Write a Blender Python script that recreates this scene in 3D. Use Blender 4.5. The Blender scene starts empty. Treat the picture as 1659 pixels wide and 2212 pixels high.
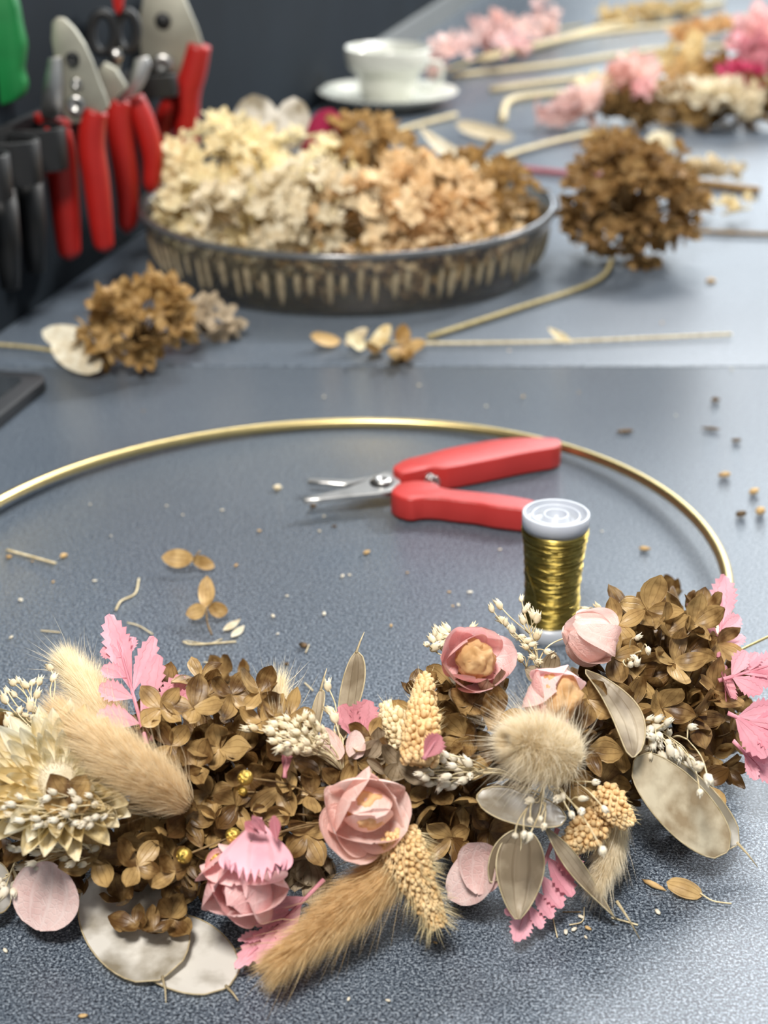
import bpy, bmesh, math, random
import numpy as np
from mathutils import Vector, Matrix, noise

random.seed(11)
rng = np.random.default_rng(11)
scene = bpy.context.scene
COL = scene.collection
PI = math.pi

# ------------------------------------------------------------------ camera
F = 3320.0                      # focal length in pixels of a 1659 x 2212 frame
PITCH = math.radians(25.0)
CAM_H = 0.305
cam_d = bpy.data.cameras.new('camera')
cam = bpy.data.objects.new('camera', cam_d)
COL.objects.link(cam)
cam.location = (0, 0, CAM_H)
cam.rotation_euler = (PI / 2 - PITCH, 0, 0)
cam_d.sensor_fit = 'VERTICAL'
cam_d.sensor_height = 36.0
cam_d.lens = F / 2212.0 * 36.0
cam_d.clip_start = 0.01
cam_d.clip_end = 50
cam_d.dof.use_dof = True
cam_d.dof.focus_distance = 0.490
cam_d.dof.aperture_fstop = 11.5
scene.camera = cam

# ------------------------------------------------------------------ world, lamps, exposure
world = bpy.data.worlds.new('room_light')
scene.world = world
world.use_nodes = True
bg = world.node_tree.nodes['Background']
bg.inputs['Color'].default_value = (0.84, 0.93, 1.0, 1)
bg.inputs['Strength'].default_value = 0.40


def ceiling_lamp(name, loc, target, sx, sy, power, col):
    l = bpy.data.lights.new(name, 'AREA')
    l.shape = 'RECTANGLE'
    l.size = sx
    l.size_y = sy
    l.energy = power
    l.color = col
    o = bpy.data.objects.new(name, l)
    COL.objects.link(o)
    o.location = loc
    o.rotation_euler = (Vector(target) - Vector(loc)).to_track_quat('-Z', 'Y').to_euler()
    return o


ceiling_lamp('ceiling_lamp_back', (0.50, 2.3, 1.85), (0.05, 0.55, 0), 0.8, 0.6, 34, (0.96, 0.98, 1.0))
ceiling_lamp('ceiling_lamp_side', (1.45, 2.05, 1.45), (0.05, 0.5, 0), 0.25, 0.25, 55, (1.0, 0.97, 0.93))
ceiling_lamp('ceiling_lamp_front', (-0.18, -0.30, 1.55), (0, 0.50, 0), 0.35, 0.35, 44, (1.0, 0.95, 0.89))
ceiling_lamp('window_daylight', (1.5, 4.2, 1.25), (0.3, 1.0, 0.0), 2.2, 1.6, 50, (0.88, 0.95, 1.0))

scene.view_settings.view_transform = 'Standard'
scene.view_settings.look = 'None'
scene.view_settings.gamma = 1.0
scene.view_settings.use_curve_mapping = False
scene.view_settings.exposure = 0.0

# ------------------------------------------------------------------ layout helpers (pixel of the photograph -> place on the table)
CP, SP = math.cos(PITCH), math.sin(PITCH)
EYE = Vector((0, 0, CAM_H))


def ray(px, py):
    x = (px - 829.5) / F
    y = -(py - 1106.0) / F
    return Vector((x, CP + y * SP, -SP + y * CP))


def at(px, py, z=0.0):
    d = ray(px, py)
    return EYE + d * ((z - CAM_H) / d.z)


def atY(px, py, Y):
    d = ray(px, py)
    return EYE + d * (Y / d.y)


def V(*a):
    return Vector(a)


def uni(a, b):
    return random.uniform(a, b)


# ------------------------------------------------------------------ object helpers
WM = {}
GROUNDED = [False]


def put(name, mesh, parent=None, M=None, mat=None):
    """link one object; M is its world matrix"""
    o = bpy.data.objects.new(name, mesh)
    COL.objects.link(o)
    M = M.copy() if M is not None else Matrix.Identity(4)
    if GROUNDED[0] and mesh is not None and len(mesh.vertices):
        # nothing sinks into the table top
        co = np.empty(len(mesh.vertices) * 3, dtype=np.float32)
        mesh.vertices.foreach_get('co', co)
        zz = co.reshape(-1, 3) @ np.array(M.to_3x3())[2] + M.translation.z
        low = float(zz.min())
        if low < 0.0003:
            if len(mesh.vertices) > 1500:
                co = co.reshape(-1, 3)
                R3 = np.array(M.to_3x3())
                w = co @ R3.T + np.array(M.translation)
                w[:, 2] = np.maximum(w[:, 2], 0.0003)
                loc = (w - np.array(M.translation)) @ np.linalg.inv(R3).T
                mesh.vertices.foreach_set('co', loc.astype(np.float32).ravel())
            else:
                M.translation.z += 0.0003 - low
    WM[o.name] = M.copy()
    if parent is not None:
        o.parent = parent
        o.matrix_basis = WM[parent.name].inverted() @ M
    else:
        o.matrix_basis = M
    if mesh is not None and mat is not None and len(mesh.materials) == 0:
        mesh.materials.append(mat)
    return o


def tag(o, label, cat, group=None, kind=None):
    o['label'] = label
    o['category'] = cat
    if group:
        o['group'] = group
    if kind:
        o['kind'] = kind
    return o


def empty(name, loc, label, cat, group=None, rz=0.0):
    M = Matrix.Translation(Vector(loc)) @ Matrix.Rotation(rz, 4, 'Z')
    o = put(name, None, None, M)
    o.empty_display_size = 0.01
    return tag(o, label, cat, group)


def mesh_of(name, vf, mat=None, smooth=True, uv=None):
    v, f = vf
    me = bpy.data.meshes.new(name)
    me.from_pydata([tuple(p) for p in v], [], [tuple(q) for q in f])
    if smooth:
        me.polygons.foreach_set('use_smooth', [True] * len(me.polygons))
    if uv is not None:
        layer = me.uv_layers.new(name='UVMap')
        idx = np.empty(len(me.loops), dtype=np.int32)
        me.loops.foreach_get('vertex_index', idx)
        layer.data.foreach_set('uv', np.asarray(uv, dtype=np.float32)[idx].ravel())
    if mat is not None:
        me.materials.append(mat)
    me.update()
    return me


def join(parts):
    V_, F_ = [], []
    for v, f in parts:
        n = len(V_)
        V_.extend(v)
        F_.extend([tuple(i + n for i in q) for q in f])
    return V_, F_


def join_uv(parts):
    V_, F_, U_ = [], [], []
    for v, f, u in parts:
        n = len(V_)
        V_.extend(v)
        U_.extend(u)
        F_.extend([tuple(i + n for i in q) for q in f])
    return V_, F_, U_


def xf(vf, M):
    return [M @ Vector(p) for p in vf[0]], vf[1]


def frame(pos, y=None, z=None):
    """matrix with +Z along z and +Y as near y as it can be (or +Y exact when z is only a hint)"""
    z = Vector(z).normalized() if z is not None else V(0, 0, 1)
    y = Vector(y).normalized() if y is not None else V(0, 1, 0)
    x = y.cross(z)
    if x.length < 1e-5:
        x = V(1, 0, 0)
    x.normalize()
    z = x.cross(y).normalized()
    M = Matrix((x, y, z)).transposed().to_4x4()
    M.translation = Vector(pos)
    return M


def zframe(pos, z, roll=0.0):
    z = Vector(z).normalized()
    t = V(0, 1, 0) if abs(z.y) < 0.9 else V(1, 0, 0)
    x = t.cross(z).normalized()
    y = z.cross(x)
    M = Matrix((x, y, z)).transposed().to_4x4()
    M.translation = Vector(pos)
    return M @ Matrix.Rotation(roll, 4, 'Z')


def smooth_path(pts, n=8):
    """Catmull-Rom through pts"""
    P = [Vector(p) for p in pts]
    if len(P) < 3:
        return [P[0].lerp(P[-1], i / n) for i in range(n + 1)]
    Q = [P[0] * 2 - P[1]] + P + [P[-1] * 2 - P[-2]]
    out = []
    for i in range(1, len(Q) - 2):
        a, b, c, d = Q[i - 1], Q[i], Q[i + 1], Q[i + 2]
        for k in range(n):
            t = k / n
            out.append(0.5 * ((2 * b) + (c - a) * t + (2 * a - 5 * b + 4 * c - d) * t * t + (3 * b - a - 3 * c + d) * t ** 3))
    out.append(P[-1])
    return out


def tube(pts, rad, n=6, closed=False, flat=1.0):
    P = [Vector(p) for p in pts]
    m = len(P)
    R = rad if hasattr(rad, '__len__') else [rad] * m
    v, f = [], []
    up = V(0, 0, 1)
    px = None
    for i in range(m):
        if closed:
            t = P[(i + 1) % m] - P[i - 1]
        else:
            t = P[min(i + 1, m - 1)] - P[max(i - 1, 0)]
        if t.length < 1e-9:
            t = V(0, 0, 1)
        t.normalize()
        if px is None:
            px = t.cross(up)
            if px.length < 1e-3:
                px = t.cross(V(0, 1, 0))
        px = (px - t * px.dot(t))
        if px.length < 1e-6:
            px = t.cross(V(0.3, 1, 0.2))
        px.normalize()
        py = px.cross(t)
        for k in range(n):
            a = 2 * PI * k / n
            v.append(P[i] + px * (math.cos(a) * R[i]) + py * (math.sin(a) * R[i] * flat))
    for i in range(m if closed else m - 1):
        j = (i + 1) % m
        for k in range(n):
            l = (k + 1) % n
            f.append((i * n + k, i * n + l, j * n + l, j * n + k))
    if not closed:
        f.append(tuple(range(n - 1, -1, -1)))
        f.append(tuple((m - 1) * n + k for k in range(n)))
    return v, f


def lathe(prof, n=32, sx=1.0, sy=1.0, rib=0.0, nr=0, ribmask=None):
    v, f = [], []
    m = len(prof)
    for i, (r, z) in enumerate(prof):
        w = 1.0 if ribmask is None else ribmask[i]
        for k in range(n):
            a = 2 * PI * k / n
            rr = r * (1 + rib * w * math.cos(nr * a)) if nr else r
            v.append(V(rr * math.cos(a) * sx, rr * math.sin(a) * sy, z))
    for i in range(m - 1):
        for k in range(n):
            l = (k + 1) % n
            f.append((i * n + k, i * n + l, (i + 1) * n + l, (i + 1) * n + k))
    if prof[0] == prof[-1]:
        return v, f
    if prof[0][0] > 1e-6:
        f.append(tuple(range(n - 1, -1, -1)))
    if prof[-1][0] > 1e-6:
        f.append(tuple((m - 1) * n + k for k in range(n)))
    return v, f


def ball(r, n=8, m=5, sz=1.0):
    prof = [(max(r * math.sin(PI * i / m), 1e-7), -r * sz * math.cos(PI * i / m)) for i in range(m + 1)]
    v, f = [], []
    v.append(V(0, 0, prof[0][1]))
    for (rr, z) in prof[1:-1]:
        for k in range(n):
            a = 2 * PI * k / n
            v.append(V(rr * math.cos(a), rr * math.sin(a), z))
    v.append(V(0, 0, prof[-1][1]))
    for k in range(n):
        f.append((0, 1 + (k + 1) % n, 1 + k))
    for i in range(m - 2):
        for k in range(n):
            l = (k + 1) % n
            f.append((1 + i * n + k, 1 + i * n + l, 1 + (i + 1) * n + l, 1 + (i + 1) * n + k))
    b = 1 + (m - 2) * n
    for k in range(n):
        f.append((b + k, b + (k + 1) % n, b + n))
    return v, f


def box(cx, cy, cz, sx, sy, sz):
    v = [V(cx + sx * a / 2, cy + sy * b / 2, cz + sz * c / 2) for a in (-1, 1) for b in (-1, 1) for c in (-1, 1)]
    f = [(0, 1, 3, 2), (4, 6, 7, 5), (0, 4, 5, 1), (2, 3, 7, 6), (0, 2, 6, 4), (1, 5, 7, 3)]
    return v, f


def slab_mesh(name, outline, depth, mat, bevel=0.0, seg=2):
    """solid from a closed 3D outline pushed along the vector `depth`, edges rounded"""
    bm = bmesh.new()
    top = [bm.verts.new(p) for p in outline]
    bot = [bm.verts.new(Vector(p) + depth) for p in outline]
    n = len(top)
    bm.faces.new(top)
    bm.faces.new(bot[::-1])
    for i in range(n):
        j = (i + 1) % n
        bm.faces.new((top[i], bot[i], bot[j], top[j]))
    bmesh.ops.recalc_face_normals(bm, faces=bm.faces[:])
    if bevel:
        bmesh.ops.bevel(bm, geom=[e for e in bm.edges], offset=bevel, segments=seg, profile=0.5, affect='EDGES', clamp_overlap=True)
    me = bpy.data.meshes.new(name)
    bm.to_mesh(me)
    bm.free()
    me.polygons.foreach_set('use_smooth', [True] * len(me.polygons))
    me.materials.append(mat)
    try:
        me.set_sharp_from_angle(angle=math.radians(40))
    except Exception:
        pass
    return me


def recenter(me, origin):
    me.transform(Matrix.Translation(-Vector(origin)))
    return Matrix.Translation(Vector(origin))

# ------------------------------------------------------------------ materials
def new_mat(name):
    m = bpy.data.materials.new(name)
    m.use_nodes = True
    nt = m.node_tree
    b = nt.nodes['Principled BSDF']
    return m, nt, b


def N(nt, t, **kw):
    n = nt.nodes.new(t)
    for k, v in kw.items():
        setattr(n, k, v)
    return n


def ramp(nt, fac, stops):
    r = N(nt, 'ShaderNodeValToRGB')
    el = r.color_ramp.elements
    el[0].position, el[0].color = stops[0][0], (*stops[0][1], 1)
    el[1].position, el[1].color = stops[-1][0], (*stops[-1][1], 1)
    for p, c in stops[1:-1]:
        e = el.new(p)
        e.color = (*c, 1)
    nt.links.new(fac, r.inputs['Fac'])
    return r.outputs['Color']


def plain(name, col, rough=0.5, metal=0.0, spec=0.5, var=0.12, scale=60.0, bump=0.0, coat=0.0):
    """one colour with a little procedural unevenness"""
    m, nt, b = new_mat(name)
    tc = N(nt, 'ShaderNodeTexCoord')
    nz = N(nt, 'ShaderNodeTexNoise')
    nz.inputs['Scale'].default_value = scale
    nz.inputs['Detail'].default_value = 3
    nt.links.new(tc.outputs['Object'], nz.inputs['Vector'])
    lo = tuple(c * (1 - var) for c in col)
    hi = tuple(min(1, c * (1 + var)) for c in col)
    nt.links.new(ramp(nt, nz.outputs['Fac'], [(0.3, lo), (0.7, hi)]), b.inputs['Base Color'])
    b.inputs['Roughness'].default_value = rough
    b.inputs['Metallic'].default_value = metal
    b.inputs['Specular IOR Level'].default_value = spec
    b.inputs['Coat Weight'].default_value = coat
    if bump:
        bp = N(nt, 'ShaderNodeBump')
        bp.inputs['Strength'].default_value = bump
        bp.inputs['Distance'].default_value = 0.0005
        nt.links.new(nz.outputs['Fac'], bp.inputs['Height'])
        nt.links.new(bp.outputs['Normal'], b.inputs['Normal'])
    return m


def petal_mat(name, dark, light, vein=0.35, trans=0.3, rough=0.55, veins=4.0, spec=0.3, mottle=220.0, net=0.0, lo=0.3, hi=0.72):
    """thin dried leaf or petal: veins follow the blade (UV), tone varies from piece to piece"""
    m, nt, b = new_mat(name)
    L = nt.links.new
    uv = N(nt, 'ShaderNodeUVMap')
    sep = N(nt, 'ShaderNodeSeparateXYZ')
    L(uv.outputs['UV'], sep.inputs[0])
    tc = N(nt, 'ShaderNodeTexCoord')
    oi = N(nt, 'ShaderNodeObjectInfo')
    geo = N(nt, 'ShaderNodeNewGeometry')
    nz = N(nt, 'ShaderNodeTexNoise')
    nz.inputs['Scale'].default_value = mottle
    nz.inputs['Detail'].default_value = 4
    L(geo.outputs['Position'], nz.inputs['Vector'])
    big = N(nt, 'ShaderNodeTexNoise')
    big.inputs['Scale'].default_value = 55
    L(geo.outputs['Position'], big.inputs['Vector'])
    # tone = random*a + noise*b
    a = N(nt, 'ShaderNodeMath', operation='MULTIPLY_ADD')
    L(oi.outputs['Random'], a.inputs[0])
    a.inputs[1].default_value = 0.45
    a.inputs[2].default_value = -0.25
    c = N(nt, 'ShaderNodeMath', operation='ADD')
    L(a.outputs[0], c.inputs[0])
    L(nz.outputs['Fac'], c.inputs[1])
    d = N(nt, 'ShaderNodeMath', operation='MULTIPLY_ADD')
    L(big.outputs['Fac'], d.inputs[0])
    d.inputs[1].default_value = 0.5
    e = N(nt, 'ShaderNodeMath', operation='SUBTRACT')
    L(c.outputs[0], d.inputs[2])
    L(d.outputs[0], e.inputs[0])
    e.inputs[1].default_value = 0.22
    col = ramp(nt, e.outputs[0], [(lo, dark), (hi, light)])
    # veins across u
    un = N(nt, 'ShaderNodeMath', operation='MULTIPLY_ADD')
    L(nz.outputs['Fac'], un.inputs[0])
    un.inputs[1].default_value = 0.10
    L(sep.outputs['X'], un.inputs[2])
    w = N(nt, 'ShaderNodeMath', operation='MULTIPLY')
    L(un.outputs[0], w.inputs[0])
    w.inputs[1].default_value = veins * 2 * PI
    s = N(nt, 'ShaderNodeMath', operation='COSINE')
    L(w.outputs[0], s.inputs[0])
    p = N(nt, 'ShaderNodeMapRange')
    L(s.outputs[0], p.inputs['Value'])
    p.inputs['From Min'].default_value = 0.72
    p.inputs['From Max'].default_value = 1.0
    fac = p.outputs['Result']
    if net:
        vo = N(nt, 'ShaderNodeTexVoronoi', feature='DISTANCE_TO_EDGE')
        vo.inputs['Scale'].default_value = net
        L(geo.outputs['Position'], vo.inputs['Vector'])
        q = N(nt, 'ShaderNodeMapRange')
        L(vo.outputs['Distance'], q.inputs['Value'])
        q.inputs['From Min'].default_value = 0.0
        q.inputs['From Max'].default_value = 0.09
        q.inputs['To Min'].default_value = 1.0
        q.inputs['To Max'].default_value = 0.0
        mx = N(nt, 'ShaderNodeMath', operation='MAXIMUM')
        L(fac, mx.inputs[0])
        L(q.outputs['Result'], mx.inputs[1])
        fac = mx.outputs[0]
    sc = N(nt, 'ShaderNodeMath', operation='MULTIPLY')
    L(fac, sc.inputs[0])
    sc.inputs[1].default_value = abs(vein)
    mix = N(nt, 'ShaderNodeMix', data_type='RGBA', blend_type='MULTIPLY' if vein > 0 else 'SCREEN')
    L(sc.outputs[0], mix.inputs['Factor'])
    L(col, mix.inputs['A'])
    mix.inputs['B'].default_value = (0.45, 0.36, 0.26, 1) if vein > 0 else (0.5, 0.45, 0.42, 1)
    base = mix.outputs['Result']
    L(base, b.inputs['Base Color'])
    b.inputs['Roughness'].default_value = rough
    b.inputs['Specular IOR Level'].default_value = spec
    bp = N(nt, 'ShaderNodeBump')
    bp.inputs['Strength'].default_value = 0.35
    bp.inputs['Distance'].default_value = 0.0003
    hsum = N(nt, 'ShaderNodeMath', operation='SUBTRACT')
    L(nz.outputs['Fac'], hsum.inputs[0])
    L(fac, hsum.inputs[1])
    L(hsum.outputs[0], bp.inputs['Height'])
    L(bp.outputs['Normal'], b.inputs['Normal'])
    tr = N(nt, 'ShaderNodeBsdfTranslucent')
    L(base, tr.inputs['Color'])
    ms = N(nt, 'ShaderNodeMixShader')
    ms.inputs[0].default_value = trans
    L(b.outputs[0], ms.inputs[1])
    L(tr.outputs[0], ms.inputs[2])
    L(ms.outputs[0], nt.nodes['Material Output'].inputs['Surface'])
    return m


def soft_mat(name, dark, light, trans=0.35, rough=0.7, scale=300.0):
    """fibres, grains, buds"""
    m, nt, b = new_mat(name)
    L = nt.links.new
    geo = N(nt, 'ShaderNodeNewGeometry')
    nz = N(nt, 'ShaderNodeTexNoise')
    nz.inputs['Scale'].default_value = scale
    L(geo.outputs['Position'], nz.inputs['Vector'])
    col = ramp(nt, nz.outputs['Fac'], [(0.3, dark), (0.7, light)])
    L(col, b.inputs['Base Color'])
    b.inputs['Roughness'].default_value = rough
    b.inputs['Specular IOR Level'].default_value = 0.25
    tr = N(nt, 'ShaderNodeBsdfTranslucent')
    L(col, tr.inputs['Color'])
    ms = N(nt, 'ShaderNodeMixShader')
    ms.inputs[0].default_value = trans
    L(b.outputs[0], ms.inputs[1])
    L(tr.outputs[0], ms.inputs[2])
    L(ms.outputs[0], nt.nodes['Material Output'].inputs['Surface'])
    return m


def table_mat():
    m, nt, b = new_mat('speckled_laminate')
    L = nt.links.new
    tc = N(nt, 'ShaderNodeTexCoord')
    n1 = N(nt, 'ShaderNodeTexNoise')
    n1.inputs['Scale'].default_value = 1150
    n1.inputs['Detail'].default_value = 4.0
    n1.inputs['Roughness'].default_value = 0.8
    L(tc.outputs['Object'], n1.inputs['Vector'])
    n2 = N(nt, 'ShaderNodeTexNoise')
    n2.inputs['Scale'].default_value = 5
    L(tc.outputs['Object'], n2.inputs['Vector'])
    ad = N(nt, 'ShaderNodeMath', operation='MULTIPLY_ADD')
    L(n2.outputs['Fac'], ad.inputs[0])
    ad.inputs[1].default_value = 0.06
    L(n1.outputs['Fac'], ad.inputs[2])
    col = ramp(nt, ad.outputs[0], [(0.43, (0.006, 0.009, 0.016)), (0.50, (0.038, 0.052, 0.074)), (0.56, (0.110, 0.138, 0.174)), (0.65, (0.33, 0.38, 0.43))])
    L(col, b.inputs['Base Color'])
    b.inputs['Roughness'].default_value = 0.30
    b.inputs['Specular IOR Level'].default_value = 0.65
    bp = N(nt, 'ShaderNodeBump')
    bp.inputs['Strength'].default_value = 0.22
    bp.inputs['Distance'].default_value = 0.0004
    L(n1.outputs['Fac'], bp.inputs['Height'])
    L(bp.outputs['Normal'], b.inputs['Normal'])
    return m


M_TABLE = table_mat()
M_EDGE = plain('dark_table_edging', (0.03, 0.035, 0.045), 0.5)
M_WALL = plain('dark_slate_wall_paint', (0.009, 0.014, 0.020), 0.7, scale=9, var=0.2, spec=0.12)
M_TRIM = plain('grey_trim_paint', (0.17, 0.18, 0.18), 0.6)
M_BROWN = petal_mat('dried_brown_petal', (0.12, 0.060, 0.018), (0.52, 0.345, 0.14), vein=0.34, trans=0.25, rough=0.42, spec=0.45)
M_TAN = petal_mat('dried_tan_petal', (0.33, 0.19, 0.06), (0.66, 0.45, 0.20), vein=0.45, trans=0.28, rough=0.5)
M_GREYTAN = petal_mat('papery_greytan_petal', (0.24, 0.18, 0.11), (0.55, 0.45, 0.32), vein=0.5, trans=0.25)
M_CREAM = petal_mat('cream_petal', (0.74, 0.54, 0.24), (0.96, 0.88, 0.60), vein=0.2, trans=0.35)
M_BRACT = petal_mat('straw_flower_bract', (0.86, 0.72, 0.42), (0.98, 0.94, 0.78), vein=0.15, trans=0.22)
M_IVORY = petal_mat('ivory_petal', (0.70, 0.58, 0.38), (0.95, 0.89, 0.71), vein=0.2, trans=0.35)
M_PEACH = petal_mat('peach_petal', (0.66, 0.38, 0.15), (0.90, 0.62, 0.33), vein=0.2, trans=0.35)
M_PEACHPALE = petal_mat('pale_peach_petal', (0.70, 0.45, 0.21), (0.94, 0.75, 0.48), vein=0.2, trans=0.35)
M_GOLDBROWN = petal_mat('golden_brown_petal', (0.30, 0.17, 0.06), (0.68, 0.47, 0.21), vein=0.3, trans=0.25)
M_DISHRIM = plain('dark_glass_rim', (0.10, 0.105, 0.11), 0.22, 0.0, var=0.1)
M_PINK = petal_mat('pink_rose_petal', (0.91, 0.53, 0.52), (0.98, 0.70, 0.68), vein=-0.3, trans=0.3, veins=4, net=620)
M_PALEPINK = petal_mat('pale_pink_petal', (0.90, 0.60, 0.54), (0.98, 0.77, 0.71), vein=-0.3, trans=0.35, veins=4, net=620)
M_BLUSH = petal_mat('blush_skeleton_petal', (0.72, 0.47, 0.44), (0.88, 0.66, 0.62), vein=-0.4, trans=0.35, veins=4, net=560)
M_FERN = petal_mat('pink_dyed_leaf', (0.74, 0.31, 0.38), (0.90, 0.47, 0.54), vein=0.15, trans=0.3, veins=3, mottle=120)
M_FERNDULL = petal_mat('dusky_pink_dyed_leaf', (0.48, 0.17, 0.20), (0.70, 0.30, 0.34), vein=0.15, trans=0.3, veins=3, mottle=120)
M_MAGENTA = petal_mat('magenta_petal', (0.42, 0.03, 0.10), (0.66, 0.08, 0.18), vein=0.15, trans=0.25)
M_POD = petal_mat('pearly_seed_pod', (0.30, 0.26, 0.19), (0.84, 0.81, 0.74), vein=0.05, trans=0.34, rough=0.28, spec=0.8, veins=1, mottle=75, lo=0.36, hi=0.66)
M_POD_TAN = petal_mat('tan_seed_pod', (0.36, 0.27, 0.16), (0.74, 0.65, 0.47), vein=0.06, trans=0.3, rough=0.34, spec=0.7, veins=1, mottle=110, lo=0.36, hi=0.66)
M_PODGREY = petal_mat('greybrown_seed_pod', (0.22, 0.17, 0.11), (0.50, 0.42, 0.30), vein=0.3, trans=0.25, rough=0.45, veins=3, mottle=110)
M_RIM = soft_mat('pod_rim_straw', (0.45, 0.36, 0.2), (0.72, 0.62, 0.42))
M_STRAW = soft_mat('straw_stem', (0.55, 0.44, 0.24), (0.86, 0.76, 0.52), trans=0.15)
M_STEMB = soft_mat('brown_stem', (0.13, 0.08, 0.035), (0.30, 0.20, 0.09), trans=0.05)
M_STEMG = soft_mat('greenish_straw_stem', (0.33, 0.27, 0.12), (0.55, 0.46, 0.24), trans=0.1)
M_BUD = soft_mat('ivory_bud', (0.74, 0.62, 0.40), (0.95, 0.88, 0.70), trans=0.3)
M_BUDW = soft_mat('white_bud', (0.74, 0.66, 0.50), (0.94, 0.89, 0.77), trans=0.3)
M_FUR_CREAM = soft_mat('cream_fur', (0.88, 0.76, 0.52), (0.99, 0.92, 0.74), trans=0.5)
M_FUR_TAN = soft_mat('tan_fur', (0.66, 0.46, 0.22), (0.90, 0.71, 0.42), trans=0.45)
M_FUR_GREY = soft_mat('greytan_fur', (0.82, 0.72, 0.53), (0.97, 0.90, 0.74), trans=0.5)
M_FUR_BEIGE = soft_mat('beige_fur', (0.72, 0.57, 0.35), (0.92, 0.79, 0.56), trans=0.5)
M_RIB = plain('gold_refraction_glass_rib', (0.30, 0.245, 0.155), 0.18, 0.0, var=0.3, scale=120, coat=0.5)  # gold of the flowers refracted through the ribs, put into their colour
M_GRAIN = soft_mat('millet_grain', (0.76, 0.50, 0.22), (0.96, 0.74, 0.42), trans=0.25, rough=0.45)
M_GRAINC = soft_mat('cream_millet_grain', (0.80, 0.62, 0.34), (0.97, 0.86, 0.60), trans=0.25, rough=0.45)
M_BRISTLE = soft_mat('millet_bristle', (0.72, 0.58, 0.30), (0.92, 0.80, 0.52), trans=0.3)
M_GOLD = plain('brushed_gold_metal', (0.66, 0.52, 0.24), 0.33, 1.0, var=0.06, scale=150)
M_WIRE = plain('brass_wire', (0.40, 0.31, 0.085), 0.28, 1.0, var=0.12, scale=400)
M_GOLDPAINT = plain('gold_paint', (0.60, 0.42, 0.10), 0.3, 0.85, var=0.25, scale=500, bump=0.3)
M_RED = plain('red_handle_plastic', (0.42, 0.028, 0.024), 0.42, var=0.06)
M_RED2 = plain('dark_red_grip', (0.36, 0.010, 0.007), 0.45, var=0.08)
M_STEEL = plain('worn_steel', (0.55, 0.54, 0.52), 0.32, 1.0, var=0.15, scale=90)
M_STEEL2 = plain('dull_tool_steel', (0.34, 0.33, 0.27), 0.45, 0.6, var=0.2, scale=40)
M_BLACK = plain('black_rubber', (0.012, 0.013, 0.014), 0.5)
M_GREEN = plain('green_plastic', (0.006, 0.16, 0.036), 0.4)
M_CERAMIC = plain('white_glazed_china', (0.66, 0.67, 0.60), 0.22, var=0.04, coat=0.3)
M_TABLET = plain('tablet_case', (0.012, 0.014, 0.017), 0.45)
M_SCREEN = plain('dark_glossy_screen', (0.03, 0.035, 0.04), 0.08)


def plastic_mat():
    m, nt, b = new_mat('milky_spool_plastic')
    geo = N(nt, 'ShaderNodeNewGeometry')
    nz = N(nt, 'ShaderNodeTexNoise')
    nz.inputs['Scale'].default_value = 90
    nt.links.new(geo.outputs['Position'], nz.inputs['Vector'])
    nt.links.new(ramp(nt, nz.outputs['Fac'], [(0.3, (0.40, 0.43, 0.48)), (0.7, (0.47, 0.50, 0.54))]), b.inputs['Base Color'])
    b.inputs['Roughness'].default_value = 0.32
    b.inputs['Subsurface Weight'].default_value = 0.2
    b.inputs['Subsurface Radius'].default_value = (0.004, 0.004, 0.005)
    b.inputs['Subsurface Scale'].default_value = 1.0
    return m


def glass_mat():
    """thin smoky pressed glass: tinted see-through body with a glossy skin"""
    m, nt, b = new_mat('smoky_ribbed_glass')
    L = nt.links.new
    geo = N(nt, 'ShaderNodeTexCoord')
    nz = N(nt, 'ShaderNodeTexNoise')
    nz.inputs['Scale'].default_value = 45
    L(geo.outputs['Object'], nz.inputs['Vector'])
    col = ramp(nt, nz.outputs['Fac'], [(0.3, (0.62, 0.62, 0.59)), (0.7, (0.76, 0.76, 0.73))])
    tp = N(nt, 'ShaderNodeBsdfTransparent')
    L(col, tp.inputs['Color'])
    gl = N(nt, 'ShaderNodeBsdfGlossy')
    gl.inputs['Roughness'].default_value = 0.16
    gl.inputs['Color'].default_value = (0.95, 0.96, 1.0, 1)
    df = N(nt, 'ShaderNodeBsdfDiffuse')
    df.inputs['Color'].default_value = (0.10, 0.10, 0.09, 1)
    m0 = N(nt, 'ShaderNodeMixShader')
    m0.inputs[0].default_value = 0.16
    L(tp.outputs[0], m0.inputs[1])
    L(df.outputs[0], m0.inputs[2])
    lw = N(nt, 'ShaderNodeLayerWeight')
    lw.inputs['Blend'].default_value = 0.5
    pw = N(nt, 'ShaderNodeMath', operation='POWER')
    L(lw.outputs['Facing'], pw.inputs[0])
    pw.inputs[1].default_value = 3.5
    fr = N(nt, 'ShaderNodeMath', operation='MULTIPLY_ADD')
    L(pw.outputs[0], fr.inputs[0])
    fr.inputs[1].default_value = 0.6
    fr.inputs[2].default_value = 0.05
    m1 = N(nt, 'ShaderNodeMixShader')
    L(fr.outputs[0], m1.inputs[0])
    L(m0.outputs[0], m1.inputs[1])
    L(gl.outputs[0], m1.inputs[2])
    L(m1.outputs[0], nt.nodes['Material Output'].inputs['Surface'])
    return m


M_PLASTIC = plastic_mat()
M_GLASS = glass_mat()

# ------------------------------------------------------------------ the setting
W0 = V(-0.241, 0.923, 0)
WD = V(0.2155, 0.9765, 0)                    # along the wall
WN = V(0.9765, -0.2155, 0)                   # out of the wall, into the room


def wall_pt(s, off=0.0, z=0.0):
    return W0 + WD * s + WN * off + V(0, 0, z)


def wall_box(s0, s1, o0, o1, z0, z1):
    v = [wall_pt(s, o, z) for s in (s0, s1) for o in (o0, o1) for z in (z0, z1)]
    f = [(0, 1, 3, 2), (4, 6, 7, 5), (0, 4, 5, 1), (2, 3, 7, 6), (0, 2, 6, 4), (1, 5, 7, 3)]
    return v, f


def structure(o):
    o['kind'] = 'structure'
    return o


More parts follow.
